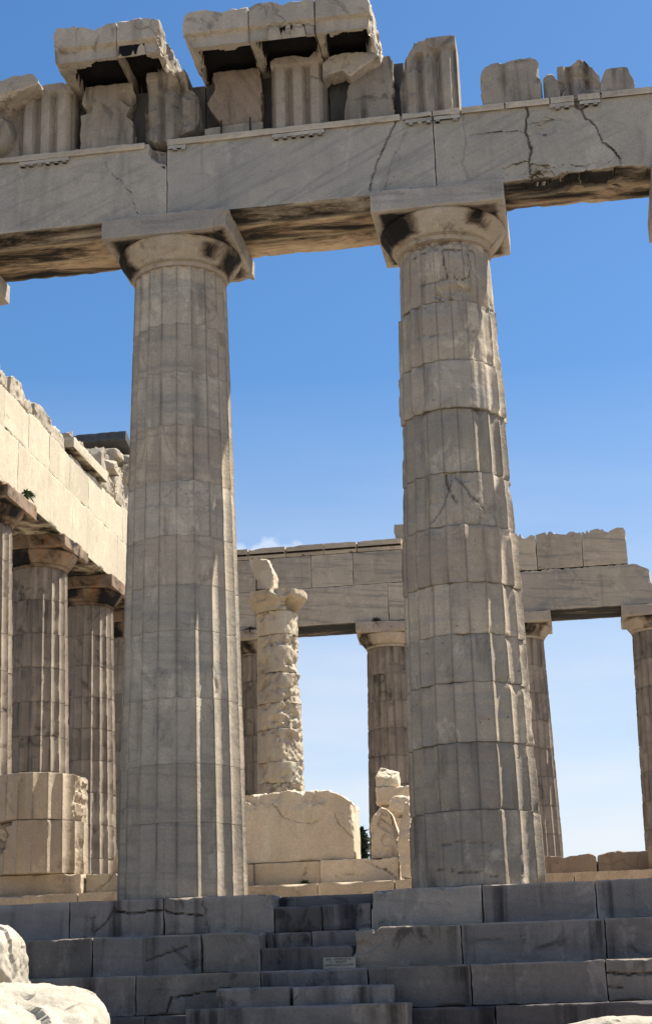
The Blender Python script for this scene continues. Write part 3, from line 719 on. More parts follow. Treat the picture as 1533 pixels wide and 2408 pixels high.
# arched fragment over the hollow
slab('moulding_fragment', 2.58, 3.5, 12.6, 12.98, -.95, -.62, 'beaded moulding fragment bridging the dark hollow like a bracket', 66, 'moulding', None, M['cornice'], h=.022, jag=.02,
     bottom=[(2.58, 12.55), (2.66, 12.62), (2.9, 12.68), (3.02, 12.55), (3.1, 12.62), (3.5, 12.86)], top=[(2.58, 12.86), (2.7, 12.95), (2.9, 13.0), (3.2, 12.98), (3.4, 12.95), (3.5, 12.88)])
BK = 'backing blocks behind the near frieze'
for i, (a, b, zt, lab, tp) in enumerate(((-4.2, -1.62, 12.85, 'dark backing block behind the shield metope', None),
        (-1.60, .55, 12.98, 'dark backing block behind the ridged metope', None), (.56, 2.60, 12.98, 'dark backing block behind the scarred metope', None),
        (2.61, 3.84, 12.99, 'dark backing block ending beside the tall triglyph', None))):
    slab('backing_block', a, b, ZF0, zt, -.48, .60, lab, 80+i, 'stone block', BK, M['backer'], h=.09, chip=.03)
FG = 'loose stones on the near architrave'
slab('stone_block', 5.09, 6.02, ZF0, 12.56, YF, -.1, 'squat eroded block alone on the beam against the sky', 91, 'stone block', FG, h=.03, jag=.015, top=[(5.09, 12.42), (5.14, 12.50), (5.4, 12.54), (5.46, 12.5), (5.55, 12.54), (5.9, 12.58), (5.98, 12.54), (6.02, 12.44)],
     left=[(5.10, 11.8), (5.08, 12.25), (5.12, 12.34), (5.07, 12.45), (5.1, 12.56)], right=[(6.02, 11.8), (6.02, 12.2), (5.96, 12.28), (6.0, 12.56)])
slab('stone_block', 6.05, 6.30, ZF0, 12.30, YF+.03, -.3, 'narrow rounded fragment wedged beside the triglyph stump', 92, 'stone block', FG, h=.025, chip=.06, top=[(6.05, 12.18), (6.12, 12.28), (6.2, 12.28), (6.3, 12.1)])
slab('stone_block', 6.94, 7.45, ZF0, 12.25, YF, -.3, 'low pale fragment past the triglyph stump near the beam end', 93, 'stone block', FG, h=.03, top=[(6.94, 12.18), (7.0, 12.22), (7.35, 12.22), (7.42, 12.2), (7.45, 12.1)], right=[(7.45, 11.8), (7.45, 12.0), (7.38, 12.25)], left=[(6.92, 11.8), (6.92, 12.0), (7.0, 12.25)])

# ------------------------------------------------------------------ cornice
def cornice(x0, x1, label, seed, top, hollows, y0=-1.6, y1=.35, z0=13.0, right=None, left=None, backdrop=0.0, jag=.02, bites=(), zback=None):
    h = .028
    z1 = 13.66
    def shape(V, N):
        fr = N[:, 1] < -.5; dn = N[:, 2] < -.5
        zf = 13.24
        # fascia: drip step below the front band
        V[:, 1] += fr*.075*sst(zf+.012, zf-.012, V[:, 2])
        return V
    V, F = block((x0, y0, z0), (x1, y1, z1), (h, h*1.3, h), chip=.035, cf=2.0, seed=seed, top=top, right=right, left=left, jag=jag, rough=.006, fac=.006, facs=2.5, warp=shape, bites=bites)
    Vn, Fn, Nn = gbox((x0, y0, z0), (x1, y1, z1), (h, h*1.3, h))
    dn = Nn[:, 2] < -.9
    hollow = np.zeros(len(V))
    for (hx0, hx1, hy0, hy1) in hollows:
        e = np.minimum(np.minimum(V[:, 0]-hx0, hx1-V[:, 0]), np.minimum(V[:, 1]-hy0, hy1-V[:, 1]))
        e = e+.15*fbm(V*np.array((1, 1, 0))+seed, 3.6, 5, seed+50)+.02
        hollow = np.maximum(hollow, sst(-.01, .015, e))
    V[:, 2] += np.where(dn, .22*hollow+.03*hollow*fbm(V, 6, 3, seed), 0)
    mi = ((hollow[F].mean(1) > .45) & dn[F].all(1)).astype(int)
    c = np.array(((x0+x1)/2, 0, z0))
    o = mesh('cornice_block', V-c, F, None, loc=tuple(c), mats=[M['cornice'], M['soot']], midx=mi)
    return tag(o, label, 'cornice block', 'cornice blocks on the near frieze')
cornice(-1.70, -.655, 'cornice block with a dipped top, first of the overhanging pair', 101, [(-1.69,13.64),(-1.61,13.66),(-1.39,13.64),(-1.21,13.63),(-1.09,13.57),(-0.98,13.54),(-0.86,13.6),(-0.63,13.64)], [(-1.45, -1.05, -1.38, -.5), (-1.12, -.5, -1.46, -.42)],
        left=[(-1.66, 13.0), (-1.70, 13.2), (-1.70, 13.66)])
cornice(-.645, .05, 'cornice block with a raw fractured flank above the battered triglyph', 102, [(-0.65,13.64),(-0.47,13.66),(-0.26,13.66),(-0.05,13.62),(0.04,13.59)], [(-.8, -.2, -1.52, -.42), (-.3, .0, -1.40, -.8)],
        right=[(.0, 13.0), (.06, 13.1), (.0, 13.3), (.06, 13.66)], bites=[(.06, -1.5, 13.05, .3, -.3, .3, .4, .1), (.06, -.9, 13.4, .35, -1, 0, 0, .05)])
cornice(.44, 1.51, 'cornice block with an eroded corner, first of the three in a row', 103, [(0.44,13.58),(0.55,13.65),(0.72,13.66),(0.93,13.63),(1.07,13.58),(1.25,13.63),(1.51,13.64)], [(.62, 1.48, -1.42, -.42)],
        left=[(.56, 13.0), (.50, 13.12), (.44, 13.3), (.44, 13.66)], bites=[(.44, -1.4, 13.0, .3, .4, .2, .3, .1)])
cornice(1.52, 2.565, 'cornice block with a wide torn hollow, middle of the three in a row', 104, [(1.51,13.58),(1.63,13.64),(1.9,13.64),(2.07,13.58),(2.24,13.62),(2.57,13.64)], [(1.66, 2.50, -1.45, -.42), (1.9, 2.4, -1.56, -1.2)])
cornice(2.58, 3.45, 'cornice block cut by a slanting crack, last of the three in a row', 105, [(2.58, 13.68), (3.0, 13.68), (3.45, 13.64)], [(2.68, 3.34, -1.42, -.42), (2.70, 2.78, -1.5, -1.3)],
        right=[(3.40, 13.0), (3.45, 13.1), (3.44, 13.66)], bites=[(3.45, -1.6, 13.1, .2, -.4, .2, .2, .05)])
slab('cornice_fragment', -3.3, -2.08, 12.72, 13.12, -1.2, .1, 'broken cornice fragment tilted above the shield metope', 106, 'cornice block', None, M['cornice'], h=.035, jag=.03, chip=.06,
     top=[(-3.3, 12.95), (-2.75, 13.05), (-2.5, 13.10), (-2.18, 13.10), (-2.08, 12.98)], bottom=[(-3.3, 12.7), (-2.7, 12.72), (-2.3, 12.86), (-2.08, 12.93)])

# ------------------------------------------------------------------ stepped platform of the near side
ST = thing('stepped_platform', (2.0, -1.0, -2.2), 'grimy grey marble steps carrying the colonnade, notched by a stair', 'stone steps')
def part(name, par, lo, hi, seed, mat, h=.06, tint=None, **kw):
    V, F = block(lo, hi, h, seed=seed, **kw)
    return mesh(name, V-np.array(par.location), F, mat, par, tint=tint)
def course(xs, y0, y1, z0, z1, seed, skip=(), cracks={}, tints={}, mats={}):
    for i, (a, b) in enumerate(zip(xs[:-1], xs[1:])):
        if i in skip: continue
        fine_ = a > -4 and b < 9
        part('step_block', ST, (a+.003, y0, z0), (b-.003, y1, z1), seed+i, mats.get(i, M['steps']), (.018, .08, .018) if fine_ else .15, tints.get(i), chip=.034, cf=2.6, rnd=.011, rough=.006, worn=.85, fac=.004, facs=3.0, cracks=cracks.get(i, ()), bites=BITES.get((seed, i), ()))
BITES = {(300, 4): [(1.52, -1.03, -.15, .22, -.4, .3, -.4, .10)], (300, 6): [(2.88, -1.03, -.15, .3, .3, .2, -.5, .12)], (320, 5): [(1.5, -1.73, -.68, .25, -.2, .4, -.4, .10)], (320, 7): [(2.75, -1.73, -.68, .4, .2, .5, -.4, .16)]}
y = -1.03
X1 = [-14, -10, -4.4, -1.37, -.02, 1.54, 2.88, 4.40, 5.92, 7.8, 11, 16]
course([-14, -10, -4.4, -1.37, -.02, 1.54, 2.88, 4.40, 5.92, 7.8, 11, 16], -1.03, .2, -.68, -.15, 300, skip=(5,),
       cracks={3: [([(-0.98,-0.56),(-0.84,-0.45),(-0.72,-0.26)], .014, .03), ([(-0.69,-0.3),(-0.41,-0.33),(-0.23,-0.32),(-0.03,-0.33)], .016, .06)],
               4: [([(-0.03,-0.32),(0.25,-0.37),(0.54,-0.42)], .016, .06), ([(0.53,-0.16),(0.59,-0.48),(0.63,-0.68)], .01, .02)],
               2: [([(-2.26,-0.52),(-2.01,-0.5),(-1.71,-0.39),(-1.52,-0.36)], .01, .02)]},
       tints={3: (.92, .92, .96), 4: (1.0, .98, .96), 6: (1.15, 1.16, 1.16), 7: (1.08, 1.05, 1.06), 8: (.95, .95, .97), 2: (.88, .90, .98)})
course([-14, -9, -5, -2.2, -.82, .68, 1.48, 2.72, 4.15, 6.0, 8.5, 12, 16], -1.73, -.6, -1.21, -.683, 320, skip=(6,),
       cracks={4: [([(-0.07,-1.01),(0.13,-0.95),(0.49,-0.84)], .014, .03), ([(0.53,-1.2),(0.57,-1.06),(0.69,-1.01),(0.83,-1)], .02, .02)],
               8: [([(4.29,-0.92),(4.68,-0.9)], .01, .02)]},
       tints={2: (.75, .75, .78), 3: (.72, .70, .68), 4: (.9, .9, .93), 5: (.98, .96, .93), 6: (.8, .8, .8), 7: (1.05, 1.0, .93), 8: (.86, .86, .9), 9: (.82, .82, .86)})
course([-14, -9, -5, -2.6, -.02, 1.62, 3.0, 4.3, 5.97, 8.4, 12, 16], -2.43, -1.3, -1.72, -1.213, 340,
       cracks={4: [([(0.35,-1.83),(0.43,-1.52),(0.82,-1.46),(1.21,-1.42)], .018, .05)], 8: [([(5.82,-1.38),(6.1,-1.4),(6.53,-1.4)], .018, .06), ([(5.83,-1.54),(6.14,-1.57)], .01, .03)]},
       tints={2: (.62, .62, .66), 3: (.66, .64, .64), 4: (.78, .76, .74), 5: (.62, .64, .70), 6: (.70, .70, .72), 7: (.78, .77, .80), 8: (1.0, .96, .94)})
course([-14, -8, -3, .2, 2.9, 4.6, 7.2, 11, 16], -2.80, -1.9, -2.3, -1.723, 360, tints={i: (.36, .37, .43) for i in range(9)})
# notch stairs
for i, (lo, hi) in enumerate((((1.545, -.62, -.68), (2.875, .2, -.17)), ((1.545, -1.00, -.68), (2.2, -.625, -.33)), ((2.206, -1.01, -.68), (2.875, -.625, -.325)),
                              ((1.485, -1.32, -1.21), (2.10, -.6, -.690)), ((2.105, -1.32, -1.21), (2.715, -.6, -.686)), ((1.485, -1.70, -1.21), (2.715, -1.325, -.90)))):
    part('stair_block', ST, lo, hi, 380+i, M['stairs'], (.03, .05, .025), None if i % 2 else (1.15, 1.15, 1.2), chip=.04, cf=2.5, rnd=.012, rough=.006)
SG = 'loose stair stones in front of the steps'
slab('step_stone', 1.16, 2.10, -1.74, -1.42, -3.05, -2.62, 'short rounded kerb stone leaning before the lowest course', 391, 'step stone', SG, M['steps'], chip=.05, rnd=.02, tint=(.8, .82, .86), h=.03, bites=[(1.16, -3.05, -1.7, .25, .4, .2, .3, .1), (1.6, -3.05, -1.74, .3, 0, .4, .4, .05)])
slab('step_stone', 2.14, 3.37, -1.74, -1.43, -3.05, -2.62, 'longer rounded kerb stone below the plaque', 392, 'step stone', SG, M['steps'], chip=.05, rnd=.02, tint=(.8, .82, .86), h=.03, bites=[(3.37, -3.05, -1.43, .2, -.4, .2, -.4, .06)])
slab('step_stone', .86, 3.58, -2.2, -1.655, -3.35, -2.66, 'long low slab forming the bottom stair', 393, 'step stone', SG, M['steps'], chip=.03, rnd=.012, tint=(.85, .85, .87), h=(.03, .08, .025))
# make the two kerb stones rest on the slab behind

# plaque
pq = thing('notice_plaque', (2.545, -1.80, -1.205), 'small tan notice plaque with three lines of dark lettering on the stair', 'plaque')
V, F = block((-.215, -.012, 0), (.215, .012, .152), (.05, .02, .04), chip=.004, rnd=.002, rough=.001, seed=5)
mesh('plate', V, F, M['plate'], pq)
def text(body, size, z, x=0.0):
    cu = bpy.data.curves.new('lettering', 'FONT'); cu.body = body; cu.size = size; cu.align_x = 'CENTER'; cu.extrude = .0015; cu.resolution_u = 2
    to = bpy.data.objects.new('lettering', cu); C.objects.link(to)
    bpy.context.view_layer.update()
    me = bpy.data.meshes.new_from_object(to.evaluated_get(bpy.context.evaluated_depsgraph_get()))
    bpy.data.objects.remove(to)
    me.materials.clear(); me.materials.append(M['ink'])
    o = link('lettering', me, pq, (x, -.0145, z), (R(90), 0, 0))
text('ΔΕΝ   ΕΠΙΤΡΕΠΕΤΑΙ', .036, .112, -.01)
text('Η    ΑΝΟΔΟΣ', .036, .078, -.01)
text('ASCENT IS NOT ALLOWED', .031, .042, 0)
pq.rotation_euler = (R(-6), 0, 0)

# ------------------------------------------------------------------ floor and cella platform
V, F = block((-9.2, .21, -.7), (18, 30.2, -.155), (.8, .8, .3), chip=.01, seed=5, rough=.004)
o = mesh('temple_floor', V, F, M['warm']); tag(o, kind='structure')
CP = thing('cella_platform', (2, 4, -.15), 'sunlit beige inner platform of two broken courses behind the columns', 'stone platform')
def cpart(lo, hi, seed, mat=None, h=.05, tint=None, **kw):
    return part('platform_block', CP, lo, hi, seed, mat or M['warm'], h, tint, **kw)
xs = [-9, -6.5, -4.2, -2.6, -1.2, .0, 1.45, 2.72, 4.2, 5.6, 7.0, 9, 12]
for i, (a, b) in enumerate(zip(xs[:-1], xs[1:])):
    cpart((a+.003, 3.25, -.152), (b-.003, 4.6, .30), 500+i, h=(.05, .1, .04), chip=.04, tint=(1, 1, 1) if b < 4.5 else (1.05, 1, .95))
cpart((-4.9, 3.55, .303), (-2.63, 5.2, .655), 520, h=.045, chip=.035, bites=[(-2.63, 3.55, .65, .3, -.4, .3, -.4, .06)])
cpart((-2.62, 3.72, .303), (-2.02, 5.2, .64), 521, h=.04, chip=.06, mat=M['rock'], tint=(.9, .86, .8), right=[(-2.02, .303), (-2.0, .5), (-2.1, .64)], jag=.02)
cpart((-1.98, 3.6, .303), (-1.0, 5.0, .66), 522, h=.05, chip=.05)
cpart((.17, 3.65, .303), (.30, 5.0, .68), 526, h=.05, chip=.03)
cpart((.305, 3.75, .303), (1.42, 5.0, .695), 523, M['warm_bounce'], h=.035, chip=.035, cracks=[([(1.2,0.67),(1.17,0.51),(1.04,0.36)], .014, .03)], tint=(1, .96, .9))
cpart((1.425, 3.70, .303), (2.74, 4.6, .70), 524, M['warm_bounce'], h=.03, chip=.05, cracks=[([(2.23,0.67),(2.48,0.54),(2.65,0.43),(2.72,0.35)], .016, .035), ([(1.69,0.43),(2.12,0.45)], .01, .02)], bites=[(2.45, 3.7, .7, .2, 0, .5, -.6, .05)])
V, F = block((-5.4, 5.0, -.1), (12, 24, .60), (.6, .6, .3), chip=.01, seed=531, rough=.004)
mesh('platform_floor', V-np.array(CP.location), F, M['warm'], CP)
# wall foot courses beyond the repaired column
WG = 'wall foot blocks beyond the repaired column'
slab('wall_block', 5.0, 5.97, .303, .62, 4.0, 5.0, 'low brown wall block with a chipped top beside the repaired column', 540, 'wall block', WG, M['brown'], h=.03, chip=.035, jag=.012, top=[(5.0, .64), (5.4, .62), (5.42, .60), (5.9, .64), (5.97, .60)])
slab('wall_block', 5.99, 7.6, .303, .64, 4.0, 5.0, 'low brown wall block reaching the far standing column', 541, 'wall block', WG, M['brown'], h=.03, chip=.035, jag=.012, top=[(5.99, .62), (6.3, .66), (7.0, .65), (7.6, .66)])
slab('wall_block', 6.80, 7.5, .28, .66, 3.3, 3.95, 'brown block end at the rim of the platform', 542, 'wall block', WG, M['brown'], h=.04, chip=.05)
# big squared block on the platform
slab('wall_block', .10, 2.0, .702, 1.90, 3.80, 4.60, 'large squared beige wall block with a broken top on the inner platform', 543, 'wall block', None, M['warm_bounce'], h=.022, chip=.06, cf=2.0, rnd=.015, rough=.006, rf=4, jag=.035, fac=.006, facs=1.6,
     top=[(0.1,1.84),(0.33,1.87),(0.62,1.89),(1.06,1.88),(1.5,1.87),(1.79,1.8),(2,1.64),(2.14,1.51)],
     cracks=[([(0.62,1.69),(0.76,1.5),(0.98,1.39),(1.3,1.33),(1.38,1.37)], .014, .02), ([(1.67,1.53),(1.78,1.31),(1.99,1.16),(2.17,1.1)], .014, .02), ([(1.22,1.34),(1.25,1.05)], .01, .004)],
     bites=[(.2, 3.8, 1.9, .26, 0, .9, -.1, .08), (.6, 3.8, 1.9, .22, 0, .9, -.1, .05), (1.0, 3.8, 1.9, .3, 0, .7, -.1, .05), (1.35, 3.8, 1.88, .25, 0, .9, -.1, .06), (2.0, 3.8, 1.8, .35, -.4, .4, 0, .08)])

# ------------------------------------------------------------------ porch columns inside
def porch_rad(z): return .825-.16*np.clip((z-.66)/9.4, 0, 1)
t = thing('column_stub', (-3.55, 4.05, .655), 'broken column stub of two fluted drums on the inner platform', 'column stub')
for a, b, sd, kw in ((.66, 1.555, 600, dict(chips=[(-70, 1.4, .7, .55, .25), (74, .95, .12, .4, .03)], brk=.05, bthr=.2)), (1.565, 2.36, 607, dict(chips=[(88, 1.95, .4, .5, .07)], brk=.04, bthr=.25, tilt=-.012))):
    V, F = drum_mesh(a, b, sd, 240, .025, fl=.07, radf=lambda z: porch_rad(z)+.03, edge=.02, arris=.012, **kw)
    mesh('drum', V-np.array((0, 0, .655)), F, M['warm'], t, ang=28)
slab('wall_block', -2.22, -1.3, .66, 1.35, 4.3, 5.0, 'thin upright beige slab behind the smooth column foot', 610, 'stone slab', None, M['warm'], h=.04, chip=.04, left=[(-2.3, .66), (-2.28, 1.0), (-2.2, 1.22), (-2.05, 1.35)], jag=.02)
# worn porch column far in
t = thing('worn_column', (-3.05, 24.4, .6), 'pale eroded column with lumpy flanks and a broken capital', 'column')
WJ = [.6, 2.2, 3.6, 4.75, 5.15, 5.9, 6.9, 7.75, 8.55, 9.3, 10.2]
WJ = [.6, 2.3, 3.7] + [(4.81),(5.43),(6.41),(7.2),(8.12),(9.29),(10.03)]
WJ = [q if np.isscalar(q) else q[0] for q in WJ]
for i, (a, b) in enumerate(zip(WJ[:-1], WJ[1:])):
    V, F = drum_mesh(a, b, 640+i*5, 140, .04, fl=.015, radf=lambda z: porch_rad(z)-.04, wear=1.0, brk=.14, bthr=-.02, edge=.05, groove=.012, bf=2.2, side=40, swin=(68, 115),
                     chips=[(75, (a+b)/2, .4, (b-a)*.5, .05)] if i > 1 else ())
    mesh('drum', V-np.array((0, 0, .6)), F, M['warm_bounce'], t, tint=(.78, .79, .79), ang=60)
zt = WJ[-1]
pr = sub([(.02, zt), (.66, zt), (.68, zt+.12), (.80, zt+.3), (.92, zt+.44), (.92, zt+.62), (.02, zt+.66)], 4)
V, F = lathe(pr, 120, 71, .06, brk=.36, chips=[(-30, zt+.5, .4, .25, .12), (20, zt+.55, .3, .2, .1), (-75, zt+.5, .3, .3, .1)])
mesh('capital', V-np.array((0, 0, .6)), F, M['warm_bounce'], t, tint=(.80, .80, .79), ang=60)
slab('stone_block', -3.78, -3.05, zt+.62, zt+1.7, 24.0, 24.8, 'upright squared stone stump on top of the worn capital', 650, 'stone block', None, M['warm_bounce'], tint=(.72, .72, .71), h=.05, chip=.08,
     left=[(-3.62, zt+.62), (-3.68, zt+1.2), (-3.82, zt+1.6), (-3.82, zt+1.7)], right=[(-3.10, zt+.6), (-3.08, zt+1.2), (-3.26, zt+1.7)], jag=.03)
V, F = join([block((-.02, -.02, 0), (.02, .02, .33), .1, chip=.002, seed=1), block((-.02, -.02, -.02), (.30, .02, .02), .1, chip=.002, seed=2)])
o = mesh('iron_angle', V, F, M['iron'], loc=(-3.6, 23.94, zt+.70)); tag(o, 'rusty L shaped iron bracket at the foot of the squared stump', 'iron bracket')

# ------------------------------------------------------------------ pile of stones by the repaired column
PG = 'stones piled beside the repaired column'
def boulder(cx, cy, cz, size, seed, label, mat=None, boxy=.5, amp=.14, h=.1, rot=(0, 0, 0), name='rock', group=PG, tint=None, cat='stone', f=1.6, fine=.03):
    V, F = rock(size, seed, boxy, h, amp, f, fine)
    o = mesh(name, V, F, mat or M['warm_bounce'], loc=(cx, cy, cz), rot=rot, ang=40, tint=tint)
    return tag(o, label, cat, group)
boulder(2.42, 5.2, 2.19, (.22, .24, .19), 701, 'small squarish stone on the very top of the pile', boxy=.45, amp=.2, h=.06, fine=.05)
V_ = None
slab('stone_block', 2.25, 3.1, 1.72, 2.02, 4.9, 5.6, 'flat slab under the topmost stone of the pile', 702, 'stone', PG, M['warm_bounce'], fac=.02, facs=5, h=.04, chip=.08, rough=.015, rf=3)
slab('stone_block', 2.30, 3.1, 1.25, 1.715, 5.0, 5.6, 'shaded block low in the pile under the flat slab', 703, 'stone', PG, M['warm_bounce'], h=.05, chip=.06)
slab('stone_block', 2.25, 3.1, .702, 1.245, 5.05, 5.6, 'bottom block of the pile hidden behind the upright stone', 704, 'stone', PG, M['warm_bounce'], h=.05, chip=.06)
boulder(2.78, 4.45, 1.60, (.25, .22, .21), 705, 'round pitted boulder in the middle of the pile', boxy=.05, amp=.2, h=.06, fine=.05)
slab('stone_block', 2.56, 3.05, .90, 1.39, 4.2, 4.75, 'stone with an arched hollow beneath the round boulder', 706, 'stone', PG, M['warm_bounce'], fac=.02, facs=5, h=.035, chip=.06, bites=[(2.85, 4.2, 1.15, .2, 0, 1, 0, .08)])
slab('stone_slab', 2.27, 2.74, .704, 1.55, 3.85, 4.10, 'upright pointed slab standing at the front of the pile', 707, 'stone', PG, M['warm_bounce'], h=.02, chip=.07, rough=.025, rf=3.5, bites=[(2.62, 3.85, 1.35, .22, -.2, .8, 0, .09), (2.3, 3.85, 1.2, .12, .2, .8, 0, .04), (2.5, 3.85, 1.55, .15, 0, .8, -.3, .06)],
     top=[(2.27, 1.25), (2.32, 1.40), (2.46, 1.56), (2.54, 1.54), (2.66, 1.40), (2.74, 1.12)], jag=.02, fac=.02, facs=5)
slab('stone_slab', 2.78, 2.97, .35, 1.58, 3.62, 3.9, 'narrow leaning splinter of stone touching the repaired column', 708, 'stone', PG, M['warm_bounce'], fac=.02, facs=5, h=.03, chip=.05, left=[(2.80, .35), (2.74, .9), (2.78, 1.15), (2.9, 1.58)], right=[(2.98, .35), (2.98, 1.3), (2.96, 1.58)], jag=.015)

# ------------------------------------------------------------------ east row (runs away from the viewer)
XE = -7.976
EG = 'columns of the receding side row'
EY = [7.976, 12.272, 16.568, 20.864, 25.16, 28.84]
espec = {'all': dict(arris=.035, edge=.03, wear=.0, groove=.010, fl=.088)}
e0 = column('doric_column', (XE, EY[1], 0), 'brown fluted column at the frame edge of the receding row', UJ, M['weathered'], 801, espec, EG, nth=200, hz=.05,
            capkw=dict(mat_e=M['rusty'], mat_a=M['rusty'], chip=.06, nth=90, h=.05, amp=.01, ssoot=.82, arcs=[(-60, 5, 9.6, 10.1), (120, 190, 9.66, 10.1), (60, 95, 9.8, 10.1)]))
e0['label'] = 'brown weathered column nearest in the receding row, cut by the frame'
elab = {0: 'weathered column before the receding row comes into sight', 2: 'brown weathered column with orange stained capital behind the column stub', 3: 'sooty streaked column third in the receding row beside the smooth column',
        4: 'dark column sliver squeezed behind the third column of the receding row', 5: 'corner column at the far end of the receding row'}
for k in (0, 2, 3, 4, 5):
    c = copy_tree(e0); c.location = (XE, EY[k], 0); c.rotation_euler = (0, 0, R(90*k)); c['label'] = elab[k]
XI = XE+.885
def eblock(name, y0, y1, z0, z1, x0, x1, label, seed, cat, group, mat=None, h=.07, tint=None, **kw):
    """block whose long side runs along y; its face looks to +x"""
    lo = (-y1, -x1, z0); hi = (-y0, -x0, z1)        # local x = -y, local y = -x
    V, F = block(lo, hi, h, seed=seed, **kw)
    W_ = np.stack([-V[:, 1], -V[:, 0], V[:, 2]], 1)
    c = np.array(((x0+x1)/2, (y0+y1)/2, z0))
    o = mesh(name, W_-c, F[:, ::-1], mat or M['cream'], loc=tuple(c), tint=tint)
    return tag(o, label, cat, group)
EB = 'beams of the receding side row'
for k, lab in enumerate(('first sunlit cream beam of the receding row', 'cream beam between the edge column and the stub column of the receding row', 'cream beam above the orange stained capital of the receding row',
                         'cream beam above the streaked third column of the receding row', 'far cream beam hidden by the smooth column')):
    cks = []
    eblock('side_beam', EY[k]+.004, EY[k+1]-.004, 10.43, 11.80, XE-.885, XI, lab, 830+k, 'stone beam', EB, h=(.05, .15, .05), chip=.03, rough=.004)
EF = 'frieze backing course of the receding row'
ys = [7.9, 9.6, 11.25, 13.0, 14.6, 16.3, 18.0, 19.6, 21.3, 23.0, 25.0, 27.0, 29.6]
etop = [12.75, 12.8, 12.78, 12.84, 12.80, 12.82, 12.86, 12.84, 12.9, 12.9, 12.9, 12.9]
words_ = ['first', 'second', 'third', 'fourth', 'fifth', 'sixth', 'seventh', 'eighth', 'ninth', 'tenth', 'eleventh', 'last']
for i, (a, b) in enumerate(zip(ys[:-1], ys[1:])):
    eblock('frieze_backer', a+.004, b-.004, 11.803, etop[i], XE-.6, XI-.006, words_[i]+' smooth cream block of the course over the receding beams', 850+i, 'stone block', EF, h=(.05, .12, .05), chip=.03, rnd=.003, jag=.02,
           top=[(-b, etop[i]-.02), (-(a*.6+b*.4), etop[i]+.03), (-(a*.3+b*.7), etop[i]-.03), (-a, etop[i])])
# rough picked blocks along the top
RG = 'rough blocks crowning the receding row'
tops = [(11.08,13.3),(11.67,13.34),(12.43,13.49),(12.91,13.42),(13.18,13.26),(13.95,13.46),(14.24,13.19),(14.91,13.44),(15.98,13.56),(16.19,13.19),(17.04,13.38)]
rb = [(9.4, 11.05), (11.08, 11.7), (11.73, 12.75), (12.78, 13.5), (13.53, 14.9), (14.93, 16.1)]
wl = ['highest rough picked block at the frame edge', 'narrow rough picked block after the highest one', 'rough picked block third along the crown of the receding row', 'rough picked block fourth along the crown of the receding row', 'long rough picked block fifth along the crown', 'low rough picked block before the moulded piece']
ztop = [13.42, 13.30, 13.38, 13.22, 13.36, 13.30]
for i, ((a, b), zt_) in enumerate(zip(rb, ztop)):
    eblock('rough_block', a, b, etop[0]-.02+.12, zt_, XE-.3, XI-.06-.05*(i % 2), wl[i], 870+i, 'stone block', RG, M['picked'], h=.045, chip=.10, cf=1.8, rough=.02, rf=13, fac=.025, facs=3.5, rnd=.02, jag=.03,
           top=[(-b, zt_-.12), (-(a*.3+b*.7), zt_+.02), (-(a*.7+b*.3), zt_), (-a, zt_-.06)])
eblock('moulded_block', 16.15, 19.3, 12.98, 13.28, XE-.3, XI+.14, 'long moulded block throwing a shadow line on the cream course', 880, 'stone block', None, M['cream'], h=.06, chip=.05)
eblock('broken_block', 16.3, 18.4, 13.285, 13.55, XE-.3, XI+.02, 'rough broken block lying on the moulded piece', 881, 'stone block', RG, M['picked'], h=.06, chip=.1, rough=.012, rf=9, fac=.05, facs=3.0, jag=.05, top=[(-18.4, 13.35), (-17.6, 13.5), (-17, 13.42), (-16.3, 13.5)])
eblock('broken_block', 19.35, 20.7, 12.93, 13.75, XE-.3, XI-.05, 'pointed broken block with a raw face after the moulded piece', 882, 'stone block', RG, M['picked'], h=.05, chip=.1, rough=.012, rf=9, fac=.05, facs=3.0, jag=.05, top=[(-20.7, 13.2), (-20.3, 13.45), (-19.8, 13.7), (-19.5, 14.1), (-19.35, 13.9)])
eblock('broken_block', 20.75, 22.3, 12.93, 13.9, XE-.3, XI-.04, 'tall broken block split by a dark cleft near the smooth column', 883, 'stone block', RG, M['picked'], h=.05, chip=.1, rough=.012, rf=9, fac=.05, facs=3.0, jag=.05, top=[(-22.3, 13.7), (-21.6, 14.0), (-21.0, 14.0), (-20.75, 13.6)])
eblock('broken_block', 22.35, 24.6, 12.93, 14.1, XE-.4, XI-.08, 'last broken block of the crown mostly behind the smooth column', 884, 'stone block', RG, M['picked'], h=.06, chip=.1, rough=.012, rf=9, fac=.05, facs=3.0, jag=.05)
